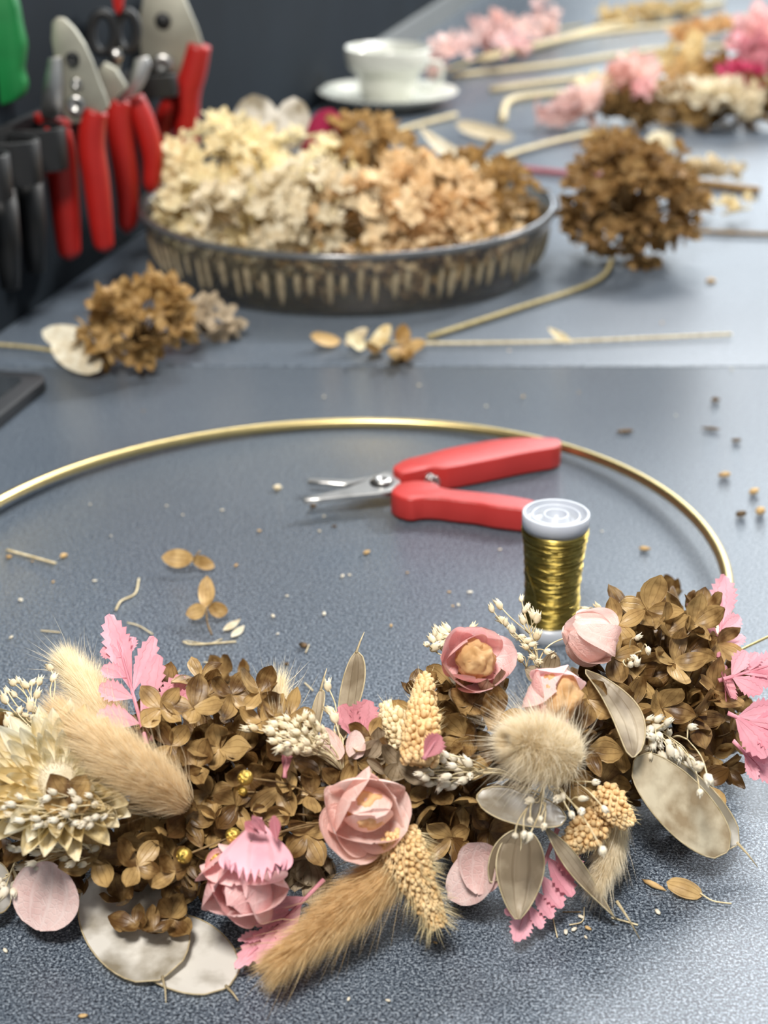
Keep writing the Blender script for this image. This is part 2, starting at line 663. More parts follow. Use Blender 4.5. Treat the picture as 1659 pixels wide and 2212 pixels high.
me = mesh_of('wall', wall_box(-1.6, 2.6, -0.06, 0.0, -0.75, 1.6), M_WALL, False)
Mw = recenter(me, wall_pt(0.5))
wl = structure(put('wall_left', me, None, Mw))
me = mesh_of('trim', wall_box(1.02, 2.55, 0.0, 0.010, 0.0, 0.030), M_TRIM, False)
structure(put('trim_1', me, None, recenter(me, wall_pt(1.0))))


structure(put('floor', mesh_of('floor', box(0.4, 1.0, -0.77, 4.6, 6.0, 0.06), M_EDGE, False)))


def table(name, y0, y1, x1, label):
    """a work table butted against the wall: top slab, edging strip, legs"""
    def wx(y):
        return W0.x + WD.x * (y - W0.y) / WD.y + 0.0006
    root = empty(name, (0.2, (y0 + y1) / 2, -0.74), label, 'table')
    out = [V(wx(y0), y0, 0), V(x1, y0, 0), V(x1, y1, 0), V(wx(y1), y1, 0)]
    me = slab_mesh('tabletop', out, V(0, 0, -0.028), M_TABLE, 0.0016, 2)
    put('tabletop', me, root, Matrix.Identity(4))
    for (x, y) in ((wx(y0) + 0.06, y0 + 0.06), (x1 - 0.06, y0 + 0.06), (x1 - 0.06, y1 - 0.06), (wx(y1) + 0.06, y1 - 0.06)):
        me = mesh_of('table_leg', box(0, 0, 0.356, 0.045, 0.045, 0.712), M_EDGE, False)
        put('leg', me, root, Matrix.Translation((x, y, -0.74)))
    return root


YS = 0.858
table('work_table', -0.35, YS - 0.0006, 1.1, 'speckled dark grey work table in front, holding the gold hoop wreath')
table('work_table', YS + 0.0006, 3.35, 1.3, 'grey work table behind the seam, holding the glass dish and teacup')

# ------------------------------------------------------------------ hoop data (hand-bent ring, front lifted by the flowers)
HC = V(-0.018, 0.597, 0)
HR = [0.1662, -0.00119, -0.00226, 0.00083, 0.00042, -0.00319, -0.00026]
HOOP_R = 0.0025


def hoop_pt(th):
    r = HR[0] + HR[1] * math.cos(th) + HR[2] * math.sin(th) + HR[3] * math.cos(2 * th) + HR[4] * math.sin(2 * th) + HR[5] * math.cos(3 * th) + HR[6] * math.sin(3 * th)
    dl = (math.degrees(th) % 360) - 215
    r += 0.020 * math.exp(-(dl / 34.0) ** 2)
    x, y = HC.x + r * math.cos(th), HC.y + r * math.sin(th)
    return V(x, y, 0.0028 + 0.012 / 0.33 * max(0.762 - y, 0))


# ------------------------------------------------------------------ wire spool
def make_spool():
    b = at(1188, 1362, 0)
    R, H = 0.01315, 0.0525
    root = empty('wire_spool', b, 'white plastic spool wound with shiny brass wire behind the flowers', 'spool')
    T = Matrix.Translation(b)

    def flange(z0, sgn):
        h = 0.0062 * sgn
        s = sgn
        prof = [(0.0095, z0 + 0.0), (R * 0.965, z0), (R * 0.985, z0 + 0.0012 * s), (R, z0 + 0.0014 * s), (R, z0 + h * 0.97), (R * 0.985, z0 + h),
                (R * 0.91, z0 + h), (R * 0.90, z0 + h * 0.97), (R * 0.89, z0 + h * 0.42), (R * 0.74, z0 + h * 0.40), (R * 0.73, z0 + h * 0.86), (R * 0.68, z0 + h * 0.88),
                (R * 0.67, z0 + h * 0.84), (R * 0.66, z0 + h * 0.42), (R * 0.40, z0 + h * 0.42), (R * 0.385, z0 + h * 0.90), (R * 0.33, z0 + h * 0.92), (R * 0.315, z0 + h * 0.88),
                (R * 0.31, z0 + h * 0.30), (0.0, z0 + h * 0.28)]
        v, f = lathe(prof, 64)
        if sgn < 0:
            f = [tuple(reversed(q)) for q in f]
        return v, f
    me = mesh_of('spool_flange', flange(H - 0.0062, 1), M_PLASTIC)
    put('top_flange', me, root, T)
    me = mesh_of('spool_flange', flange(0.0062, -1), M_PLASTIC)
    put('bottom_flange', me, root, T)
    me = mesh_of('core', lathe([(0.0093, 0.0058), (0.0093, H - 0.0058)], 32), M_PLASTIC)
    put('core', me, root, T)
    # the wound wire: a bulging body carrying real turns of wire
    z0, z1 = 0.0064, H - 0.0064
    turns = 104
    pts = []
    nseg = 32

    def rad(t):
        e = abs(2 * t - 1)
        r = 0.0106 + 0.0016 * max(0, t - 0.35) / 0.65 + 0.0008 * e ** 3
        return r
    jit = [uni(-0.00013, 0.00013) for _ in range(turns + 2)]
    for i in range(turns * nseg + 1):
        q = i / nseg
        k = int(q)
        t = q / turns
        a = 2 * PI * q
        j = jit[k] * (1 - (q - k)) + jit[k + 1] * (q - k)
        r = rad(t) + j + 0.00012 * math.sin(a * 1.37 + k)
        z = z0 + (z1 - z0) * t + 0.0005 * math.sin(a + 0.35 * math.sin(k * 0.7) + 0.9) + 0.00035 * math.sin(k * 1.3) * math.sin(a)
        z = min(max(z, z0), z1)
        pts.append(V(r * math.cos(a), r * math.sin(a), z))
    wire = tube(pts, 0.00022, 5)
    # second loose layer crossing at a slant
    pts2 = []
    for i in range(26 * nseg + 1):
        q = i / nseg
        t = (q * 0.137 * 2) % 2
        t = t if t < 1 else 2 - t
        t = 0.03 + 0.94 * (t * t * (3 - 2 * t))
        a = 2 * PI * q
        r = rad(t) + 0.00030 + 0.00008 * math.sin(q * 5)
        pts2.append(V(r * math.cos(a), r * math.sin(a), z0 + (z1 - z0) * t))
    body = lathe([(rad(i / 14) - 0.0002, z0 + (z1 - z0) * i / 14) for i in range(15)], 48)
    me = mesh_of('wire_winding', join([wire, tube(pts2, 0.00020, 5), body]), M_WIRE)
    w = put('wire_winding', me, root, T)
    w['label'] = 'shiny brass wire wound in fine turns'
    p = [V(-0.0106, -0.0022, 0.037), V(-0.0108, -0.0040, 0.030), V(-0.0080, -0.0085, 0.022), V(-0.0072, -0.0096, 0.016), V(-0.0074, -0.0100, 0.008), V(-0.0075, -0.0118, 0.006)]
    me = mesh_of('wire_end', tube(smooth_path(p, 6), 0.00022, 5), M_WIRE)
    put('wire_end', me, root, T)


make_spool()


# ------------------------------------------------------------------ red snips on the table
def make_snips():
    def z(zx, zy, h):
        return at(620 + zx * 0.4099, 900 + zy * 0.4099, h)
    org = z(500, 345, 0)
    root = empty('floral_snips', org, 'open red-handled floral snips lying inside the gold hoop', 'scissors')
    HT = 0.0125

    def handle(top, name):
        P = [z(x, y, HT) for x, y in top]
        # soften the outline
        Q = []
        n = len(P)
        for i in range(n):
            a, b, c = P[i - 1], P[i], P[(i + 1) % n]
            Q += [b.lerp(a, 0.22), b.lerp(c, 0.22)]
        me = slab_mesh(name, Q, V(0, 0, -0.0115), M_RED, 0.0016, 3)
        put(name, me, root, recenter(me, org))
    handle([(545, 268), (620, 222), (720, 200), (860, 160), (1100, 117), (1250, 105), (1425, 110), (1448, 128), (1440, 160), (1250, 190), (1100, 222), (860, 268), (800, 268), (770, 262), (690, 285), (600, 300)], 'handle')
    handle([(540, 390), (585, 345), (690, 330), (790, 345), (812, 372), (960, 388), (1150, 408), (1330, 440), (1330, 498), (1180, 482), (1080, 470), (1000, 452), (880, 440), (800, 428), (720, 425), (650, 438), (575, 418)], 'handle')

    def blade(top, h0, th, name, mat=M_STEEL):
        me = slab_mesh(name, [z(x, y, h0) for x, y in top], V(0, 0, -th), mat, 0.0004, 1)
        put(name, me, root, recenter(me, org))
    blade([(560, 395), (470, 402), (330, 415), (180, 432), (92, 440), (84, 432), (100, 424), (200, 402), (320, 372), (410, 335), (450, 312), (500, 300), (560, 305), (600, 335), (596, 370)], 0.0098, 0.0026, 'blade')
    blade([(560, 300), (460, 310), (400, 332), (360, 348), (300, 356), (200, 346), (112, 340), (106, 330), (118, 322), (250, 328), (330, 332), (420, 318), (520, 290)], 0.0070, 0.0024, 'blade')
    c = z(500, 348, 0.0098)
    me = mesh_of('pivot', lathe([(0.0046, 0.0), (0.0046, 0.0016), (0.0036, 0.0022), (0.0016, 0.0022), (0.0012, 0.0014), (0, 0.0014)], 24), M_STEEL)
    put('pivot_screw', me, root, Matrix.Translation((c.x, c.y, 0.0098)))
    me = mesh_of('dark_washer', lathe([(0.0058, 0.0), (0.0058, 0.0006), (0.0044, 0.0007)], 24), M_BLACK)
    put('washer', me, root, Matrix.Translation((c.x, c.y, 0.0096)))
    # coil spring between the handles
    a, b = z(700, 318, 0.0065), z(780, 335, 0.0065)
    a = a + V(0, 0.004, 0)
    b = b + V(0, -0.004, 0)
    ax = (b - a)
    u = ax.cross(V(0, 0, 1)).normalized()
    w = V(0, 0, 1)
    pts = []
    for i in range(90):
        t = i / 89
        an = t * 2 * PI * 6
        pts.append(a + ax * t + u * math.cos(an) * 0.0028 + w * math.sin(an) * 0.0028)
    me = mesh_of('spring', tube(pts, 0.0006, 5), M_STEEL)
    put('spring', me, root, recenter(me, org))


make_snips()


# ------------------------------------------------------------------ round ribbed glass dish
DISH = V(-0.0255, 1.083, 0)


def make_dish():
    root = empty('glass_dish', DISH, 'round smoky glass dish with ribbed sides heaped with hydrangeas', 'dish')
    prof = [(0.0, 0.004), (0.118, 0.004), (0.126, 0.0045), (0.131, 0.009), (0.1375, 0.028), (0.1405, 0.0415), (0.1415, 0.0446), (0.1445, 0.0458), (0.1472, 0.0446), (0.1472, 0.0425),
            (0.1450, 0.0405), (0.1425, 0.026), (0.1375, 0.007), (0.134, 0.0021), (0.128, 0.0008), (0.0, 0.0008)]
    mask = [0] * len(prof)
    mask[10], mask[11], mask[12] = 0.35, 1, 1
    mask[3], mask[4] = 0, 0
    # finer profile on the outside wall
    v, f = lathe(prof, 400, rib=0.0, nr=0, ribmask=mask)
    me = mesh_of('glass_body', (v, f), M_GLASS)
    put('bowl', me, root, Matrix.Translation(DISH))
    rv, rf = ball(1.0, 8, 8, 1.0)
    rme = mesh_of('rib', ([V(p.x * 0.0024, p.y * 0.0038 * (0.75 + 0.25 * p.z), p.z * 0.0145) for p in rv], rf), M_RIB)
    for k in range(84):
        a = 2 * PI * (k + uni(-0.2, 0.2)) / 84
        q = uni(0.55, 1.1)
        M = Matrix.Translation(DISH) @ Matrix.Rotation(a, 4, 'Z') @ Matrix.Translation((0.1408, 0, 0.0225)) @ Matrix.Rotation(0.16, 4, 'Y') @ Matrix.Translation((0, 0, uni(-0.003, 0.003))) @ Matrix.Diagonal((1, q, uni(0.55, 0.95), 1))
        put('rib', rme, root, M)
    me = mesh_of('rim_band', lathe([(0.1464, 0.0452), (0.1478, 0.0440), (0.1478, 0.0420), (0.1466, 0.0408), (0.1455, 0.0412), (0.1455, 0.0450), (0.1464, 0.0452)], 128), M_DISHRIM)
    put('rim', me, root, Matrix.Translation(DISH))


make_dish()


# ------------------------------------------------------------------ teacup and saucer
def make_cup():
    c = at(838, 216, 0.006)
    s = empty('saucer', (c.x, c.y, 0), 'white china saucer under the teacup near the dark wall', 'saucer')
    prof = [(0.0, 0.003), (0.034, 0.003), (0.036, 0.0), (0.040, 0.0), (0.042, 0.003), (0.060, 0.0075), (0.0745, 0.0155), (0.0755, 0.0168), (0.0742, 0.0172), (0.060, 0.0098), (0.042, 0.0062), (0.030, 0.0066), (0.027, 0.0054), (0.0, 0.0054)]
    put('plate', mesh_of('saucer_plate', lathe(prof, 64), M_CERAMIC), s, Matrix.Translation((c.x, c.y, 0)))
    z0 = 0.0056
    root = empty('teacup', (c.x, c.y, z0), 'white china teacup with a flared rim standing on the saucer', 'cup')
    prof = [(0.0, 0.003), (0.021, 0.003), (0.022, 0.0), (0.025, 0.0), (0.026, 0.0035), (0.0300, 0.009), (0.0318, 0.018), (0.0330, 0.027), (0.0365, 0.0315), (0.0425, 0.0345), (0.0445, 0.042), (0.0458, 0.0550), (0.0450, 0.0560), (0.0428, 0.0425), (0.0405, 0.0365), (0.0345, 0.0335), (0.0312, 0.028), (0.0300, 0.018), (0.0280, 0.010), (0.024, 0.006), (0.0, 0.0055)]
    T = Matrix.Translation((c.x, c.y, z0))
    put('cup_body', mesh_of('cup_body', lathe(prof, 64), M_CERAMIC), root, T)
    p = smooth_path([V(0.034, 0, 0.014), V(0.048, 0.004, 0.012), V(0.058, 0.006, 0.024), V(0.056, 0.006, 0.038), V(0.041, 0.003, 0.040)], 6)
    put('handle', mesh_of('cup_handle', tube(p, 0.0026, 8), M_CERAMIC), root, T)


make_cup()


# ------------------------------------------------------------------ tablet corner at the left edge
def make_tablet():
    # near right corner of a flat black-framed slab resting on the table
    cr = at(112, 806, 0.008)
    d1 = (at(0, 905, 0.008) - at(108, 818, 0.008)).normalized()
    d2 = V(-d1.y, d1.x, 0)
    if d2.x > 0:
        d2 = -d2
    L_, W_ = 0.20, 0.15
    # keep clear of the wall
    root = empty('tablet', (cr.x - 0.03, cr.y - 0.03, 0), 'dark glossy tablet in a black case at the left edge', 'tablet')

    def rect(inset, z, rr):
        out = []
        cs = [(0, 0), (L_, 0), (L_, W_), (0, W_)]
        for i, (a, b) in enumerate(cs):
            sa = 1 if a == 0 else -1
            sb = 1 if b == 0 else -1
            ca, cb = a + sa * (inset + rr), b + sb * (inset + rr)
            st = {(1, 1): PI, (-1, 1): 1.5 * PI, (-1, -1): 0, (1, -1): 0.5 * PI}[(sa, sb)]
            for k in range(7):
                an = st + k / 6 * PI / 2
                p = cr + d1 * (ca + rr * math.cos(an)) + d2 * (cb + rr * math.sin(an))
                out.append(V(p.x, p.y, z))
        return out
    me = slab_mesh('case', rect(0, 0.0076, 0.012), V(0, 0, -0.0072), M_TABLET, 0.0012, 2)
    put('case', me, root, recenter(me, (cr.x, cr.y, 0)))
    me = slab_mesh('screen', rect(0.011, 0.0084, 0.006), V(0, 0, -0.0006), M_SCREEN, 0.0001, 1)
    put('screen', me, root, recenter(me, (cr.x, cr.y, 0)))
    return root


# ------------------------------------------------------------------ tools hanging on the wall
def outline_slab(name, pts, Y, th, mat, parent, bevel=0.0008, rot=0.0):
    """px outline stood up in the plane y = Y"""
    me = slab_mesh(name, [atY(x, y, Y) for x, y in pts], V(0, th, 0), mat, bevel, 2)
    c = sum((atY(x, y, Y) for x, y in pts), V(0, 0, 0)) / len(pts)
    return put(name, me, parent, recenter(me, c))


def grip(pts, w, Y, parent, mat=M_RED2, name='handle', dy=None):
    P = [atY(x, y, Y + (dy[i] if dy else 0)) for i, (x, y) in enumerate(pts)]
    P = smooth_path(P, 5)
    n = len(P)
    R = []
    for i in range(n):
        t = i / (n - 1)
        e = min(1, math.sqrt(max(0.0, 1 - max(0, (t - 0.88) / 0.12) ** 2)) + 0.05)
        R.append(w / 2 * (0.85 + 0.15 * math.sin(PI * t * 1.3)) * e)
    me = mesh_of(name, tube(P, R, 12), mat)
    c = P[0].copy()
    return put(name, me, parent, recenter(me, c))


def make_wall_tools():
    pxm = 0.00031
    # black holder on the wall with loops
    org = wall_pt(0.05, 0.0, 0.085)
    rk = empty('tool_holder', org, 'black wall-mounted tool holder with loops beside the red secateurs', 'holder')
    me = mesh_of('back_rail', wall_box(-0.25, 0.36, 0.0004, 0.006, 0.098, 0.122), M_BLACK, False)
    put('back_rail', me, rk, recenter(me, org))
    for s_ in (-0.03, 0.012, 0.052, 0.10, 0.165, 0.26):
        p = []
        for k in range(13):
            a = -PI / 2 + PI * k / 12
            p.append((s_ + 0.017 * math.sin(a), 0.006 + 0.026 * math.cos(a)))
        out = [wall_pt(a, o, 0.118) for a, o in p] + [wall_pt(a * 0.86 + s_ * 0.14, max(o - 0.003, 0.006), 0.118) for a, o in reversed(p)]
        me = slab_mesh('loop', out, V(0, 0, -0.026 if s_ < 0.08 else -0.016), M_BLACK, 0.0005, 1)
        put('loop', me, rk, recenter(me, out[6]))
    for s_ in (-0.004, 0.034):
        me = mesh_of('sheath', tube([wall_pt(s_, 0.013, 0.092), wall_pt(s_, 0.013, 0.06), wall_pt(s_, 0.012, 0.03)], [0.009, 0.0085, 0.006], 10), M_BLACK)
        put('sheath', me, rk, recenter(me, wall_pt(s_, 0.013, 0.09)))

    # secateurs, nearest
    Y = 0.985
    r = empty('secateurs', atY(165, 225, Y), 'red-handled secateurs with a broad grey blade, nearest on the wall', 'secateurs', 'secateurs hanging on the wall')
    outline_slab('blade', [(112, 48), (122, 38), (138, 40), (160, 62), (182, 95), (200, 135), (214, 175), (226, 205), (236, 232), (214, 252), (190, 262), (158, 268), (140, 250), (128, 190), (118, 130), (110, 85)], Y, 0.005, M_STEEL2, r)
    outline_slab('anvil_blade', [(104, 126), (132, 122), (136, 180), (132, 250), (112, 262), (86, 250), (92, 190)], Y - 0.004, 0.004, M_STEEL, r)
    for (x, y, rr) in ((165, 226, 0.0062), (166, 180, 0.0036), (157, 126, 0.0042)):
        me = mesh_of('bolt_or_hole', lathe([(rr, 0), (rr, 0.002), (rr * 0.8, 0.003), (rr * 0.4, 0.003), (rr * 0.35, 0.0018), (0, 0.0018)], 20), M_STEEL if y != 126 else M_BLACK)  # black disc put on for the dark hole; the steel ones are bolts
        put('bolt_or_hole', me, r, frame(atY(x, y, Y - 0.0002), V(0, 0, 1), V(0, -1, 0)))
    outline_slab('handle_root', [(62, 250), (90, 246), (128, 258), (150, 262), (152, 275), (120, 282), (80, 268)], Y, 0.009, M_RED2, r, 0.002)
    grip([(118, 268), (128, 310), (134, 370), (140, 440), (146, 510), (152, 562)], 0.0205, Y + 0.006, r)
    grip([(208, 238), (200, 270), (198, 320), (208, 390), (216, 460), (222, 510), (228, 545)], 0.0175, Y + 0.004, r)

    # second pair, seen edge-on with a bright spring lever
    Y = 1.06
    r = empty('secateurs', atY(285, 215, Y), 'closed red-handled secateurs with a bright silver lever, between the other two', 'secateurs', 'secateurs hanging on the wall')
    outline_slab('lever', [(290, 128), (318, 122), (326, 142), (312, 180), (296, 205), (258, 222), (250, 212), (278, 185)], Y - 0.003, 0.004, M_STEEL, r)
    outline_slab('blade', [(205, 160), (225, 135), (250, 150), (272, 185), (275, 215), (245, 228), (222, 215)], Y, 0.006, M_STEEL2, r)
    grip([(262, 215), (256, 250), (262, 310), (272, 380), (276, 440), (274, 505)], 0.0185, Y + 0.006, r)
    grip([(290, 210), (306, 250), (322, 300), (330, 350), (326, 420)], 0.016, Y + 0.012, r)

    # third pair
    Y = 1.19
    r = empty('secateurs', atY(360, 140, Y), 'open red-handled secateurs hanging farthest along the wall, behind the dish', 'secateurs', 'secateurs hanging on the wall')
    outline_slab('blade', [(310, -10), (395, -10), (425, 60), (438, 100), (420, 160), (390, 172), (350, 176), (318, 150), (296, 108), (300, 50)], Y, 0.006, M_STEEL2, r)
    me = mesh_of('bolt_or_hole', lathe([(0.009, 0), (0.009, 0.002), (0.007, 0.0032), (0.003, 0.0032), (0, 0.002)], 20), M_STEEL)
    put('bolt_or_hole', me, r, frame(atY(352, 142, Y - 0.0002), V(0, 0, 1), V(0, -1, 0)))
    me = mesh_of('bolt_or_hole', lathe([(0.006, 0), (0.006, 0.001), (0, 0.001)], 20), M_BLACK)
    put('bolt_or_hole', me, r, frame(atY(352, 45, Y - 0.0002), V(0, 0, 1), V(0, -1, 0)))
    grip([(430, 95), (418, 150), (404, 200), (402, 260), (405, 320), (402, 380)], 0.0215, Y + 0.005, r)
    grip([(392, 160), (376, 215), (356, 265), (345, 310), (330, 370)], 0.018, Y + 0.012, r)

    # green-handled tool at the frame edge
    Y = 0.955
    r = empty('hand_tool', atY(0, 200, Y), 'green plastic handled tool at the upper left corner', 'tool')
    outline_slab('handle', [(-60, -40), (20, -40), (36, 20), (42, 60), (52, 100), (48, 135), (44, 160), (56, 182), (50, 210), (26, 222), (0, 232), (-60, 240)], Y, 0.016, M_GREEN, r, 0.004)
    me = mesh_of('shank', tube([atY(-10, 236, Y + 0.008), atY(-8, 330, Y + 0.008), atY(-6, 420, Y + 0.01)], 0.004, 8), M_STEEL2)
    put('shank', me, r, recenter(me, atY(-10, 236, Y + 0.008)))

    # black-handled scissors hanging between the secateurs, red tip above
    Y = 1.09
    r = empty('hanging_scissors', atY(235, 140, Y), 'black scissors with a red tip hanging behind the nearest secateurs', 'scissors')
    p = []
    for k in range(20):
        a = 2 * PI * k / 20
        p.append(atY(222 + 26 * math.cos(a), 70 + 42 * math.sin(a), Y))
    me = mesh_of('finger_ring', tube(p, 0.0035, 8, closed=True), M_BLACK)
    put('finger_ring', me, r, recenter(me, p[0]))
    p = []
    for k in range(20):
        a = 2 * PI * k / 20
        p.append(atY(274 + 22 * math.cos(a), 66 + 40 * math.sin(a), Y + 0.004))
    me = mesh_of('finger_ring', tube(p, 0.0035, 8, closed=True), M_BLACK)
    put('finger_ring', me, r, recenter(me, p[0]))
    outline_slab('blade', [(236, 108), (262, 104), (258, 150), (250, 210), (240, 240), (236, 180)], Y, 0.003, M_STEEL2, r)
    outline_slab('red_tip', [(238, -30), (270, -30), (264, 20), (256, 34), (246, 20)], Y - 0.004, 0.006, M_RED2, r, 0.001)
    me = mesh_of('bolt_or_hole', lathe([(0.005, 0), (0.005, 0.002), (0, 0.0026)], 16), M_STEEL)
    put('bolt_or_hole', me, r, frame(atY(250, 120, Y - 0.0002), V(0, 0, 1), V(0, -1, 0)))


make_tablet()
make_wall_tools()

# ------------------------------------------------------------------ botanical builders
def petal(L=1.0, W=0.75, bend=0.15, cup=0.12, tip=0.6, base=0.8, wave=0.0, nu=6, nv=4, notch=0.0, fold=0.0, teeth=0.0, seed=0, taper=0.0, curl=0.0, arc=0.0):
    """blade from the origin along +Y, facing +Z; returns verts, faces, uv"""
    r = random.Random(seed)
    ph = [r.uniform(0, 6.28) for _ in range(4)]
    v, f, u = [], [], []
    for i in range(nu + 1):
        t = i / nu
        w = (math.sin(PI * min(1, max(0, t)) ** base)) ** tip if 0 < t < 1 else 0.0
        w = max(w, 0.10 if t == 0 else 0.0)
        w *= (1 - taper * t)
        tw = 0.0
        if teeth and 0.3 < t < 1:
            w *= 1 + (teeth if i % 2 else -teeth) * min(1, (t - 0.3) * 4)
            tw = L / nu * 0.45 if i % 2 else -L / nu * 0.15
        ang = bend * t * 1.6 + curl * t * t
        for j in range(nv + 1):
            s = 2 * j / nv - 1
            x = s * w * W / 2
            y = L * (t - 0.12 * bend * t * t) - notch * L * (1 - abs(s)) * (t ** 6)
            if tw and abs(s) > 0.9:
                y += tw
            if t == 1.0:
                x = s * W * 0.04
                y -= 0
            z = math.sin(ang) * L * t * 0.6 - cup * (1 - s * s) * L * math.sin(PI * t) * 0.6 + fold * abs(s) * w * W
            z += wave * L * (math.sin(3.1 * t * 2 + ph[0]) * s * 0.6 + math.sin(7 * t + ph[1] + 2 * s) * 0.35 * t + math.sin(5 * s + ph[2]) * 0.25 * t)
            x += arc * L * 4 * t * (1 - t)
            v.append(V(x, y, z))
            u.append((0.5 + 0.5 * s, t))
    n = nv + 1
    for i in range(nu):
        for j in range(nv):
            f.append((i * n + j, i * n + j + 1, (i + 1) * n + j + 1, (i + 1) * n + j))
    return v, f, u


PETALS_BROWN = []
HYD_VARIANTS = []
for k in range(10):
    p = petal(1.0, uni(0.50, 0.76), uni(-0.1, 0.55), uni(0.05, 0.34), uni(0.58, 0.8), uni(0.85, 1.2), uni(0.02, 0.09), seed=k)
    HYD_VARIANTS.append(p)
CURL_VARIANTS = [petal(1.0, uni(0.5, 0.7), uni(0.3, 1.0), uni(0.25, 0.45), 0.65, 0.9, uni(0.06, 0.12), seed=50 + k, curl=uni(0.2, 0.8)) for k in range(6)]


def variants(mat, src, name='petal'):
    return [mesh_of(name, (p[0], p[1]), mat, True, p[2]) for p in src]


HYD_BROWN = variants(M_BROWN, HYD_VARIANTS)
HYD_TAN = variants(M_TAN, HYD_VARIANTS)
HYD_GREYTAN = variants(M_GREYTAN, CURL_VARIANTS + HYD_VARIANTS[:3])


def floret_mats(pos, nrm, size, open_=0.35, roll=None, n=4, var=0.18):
    """world matrices of the petals of one four-petalled floret"""
    roll = uni(0, 6.28) if roll is None else roll
    B = zframe(pos, nrm)
    out = []
    for k in range(n):
        a = roll + k * 2 * PI / n + uni(-0.2, 0.2)
        M = B @ Matrix.Rotation(a, 4, 'Z') @ Matrix.Rotation(open_ + uni(-0.22, 0.22), 4, 'X') @ Matrix.Rotation(uni(-0.3, 0.3), 4, 'Y')
        s = size * uni(1 - var, 1 + var)
        out.append(M @ Matrix.Diagonal((s, s, s, 1)))
    return out


def merge_petals(mats, src):
    parts = []
    for M in mats:
        p = random.choice(src)
        parts.append(([M @ q for q in p[0]], p[1], p[2]))
    return join_uv(parts)


def stuff_mesh(name, vfu, mat, org):
    me = mesh_of(name, (vfu[0], vfu[1]), mat, True, vfu[2])
    return me, recenter(me, org)


def hydrangea_head(name, c, rx, ry, rz, n, size, mat, label, cat, group=None, stem=None, lower=-0.35, open_=0.4, org=None):
    """whole dried head: branching stalk, and a mass of florets that cannot be told apart"""
    c = Vector(c)
    org = Vector(org) if org is not None else c - V(0, 0, rz)
    root = empty(name, org, label, cat, group)
    mats, tubes = [], []
    for i in range(n):
        while True:
            d = V(random.gauss(0, 1), random.gauss(0, 1), random.gauss(0, 1)).normalized()
            if d.z > lower:
                break
        k = uni(0.72, 1.04)
        p = c + V(d.x * rx, d.y * ry, d.z * rz) * k
        nn = (V(d.x / rx, d.y / ry, d.z / rz).normalized() + V(uni(-.4, .4), uni(-.4, .4), uni(-.4, .4))).normalized()
        mats += floret_mats(p, nn, size, open_)
        if i % 2 == 0:
            tubes.append(tube([c - V(0, 0, rz * 0.6), c.lerp(p, 0.5) - V(0, 0, rz * 0.15), p], [0.0011, 0.0008, 0.0005], 4))
    me = mesh_of('branchlets', join(tubes), M_STEMB)
    put('branchlets', me, root, recenter(me, org))
    me, M = stuff_mesh('petals', merge_petals(mats, HYD_VARIANTS), mat, org)
    o = put('petals', me, root, M)
    o['kind'] = 'stuff'
    if stem:
        me = mesh_of('stalk', tube(smooth_path(stem, 6), 0.0016, 6), M_STEMG)
        put('stalk', me, root, recenter(me, stem[0]))
    return root


# ---- fluffy grass tail
def hairs(axis, rad, n, length, lean, w0, droop=0.0, tipbias=1.0, tmax=1.0):
    """tapering fibres growing out of a tapering axis"""
    A = [Vector(p) for p in axis]
    m = len(A) - 1
    v, f = [], []
    for _ in range(n):
        t = uni(0.0, tmax) ** tipbias
        q = t * m
        i = min(int(q), m - 1)
        c = A[i].lerp(A[i + 1], q - i)
        tg = (A[i + 1] - A[i]).normalized()
        a = uni(0, 2 * PI)
        x = tg.cross(V(0.31, 0.2, 0.93))
        x.normalize()
        y = tg.cross(x)
        rd = x * math.cos(a) + y * math.sin(a)
        r = rad(t)
        ln = length * uni(0.55, 1.15)
        le = lean * uni(0.7, 1.3)
        d = (rd * math.sin(le) + tg * math.cos(le) + V(uni(-.18, .18), uni(-.18, .18), uni(-.18, .18))).normalized()
        p0 = c + rd * r * 0.8
        p1 = p0 + d * ln * 0.5
        d2 = (d + tg * 0.25 + V(0, 0, -droop) + V(uni(-.15, .15), uni(-.15, .15), uni(-.15, .15))).normalized()
        p2 = p1 + d2 * ln * 0.5
        sd = d.cross(V(uni(-1, 1), uni(-1, 1), uni(-1, 1)))
        if sd.length < 1e-4:
            continue
        sd.normalize()
        b = len(v)
        v += [p0 - sd * w0, p0 + sd * w0, p1 - sd * w0 * 0.75, p1 + sd * w0 * 0.75, p2]
        f += [(b, b + 1, b + 3, b + 2), (b + 2, b + 3, b + 4)]
    return v, f


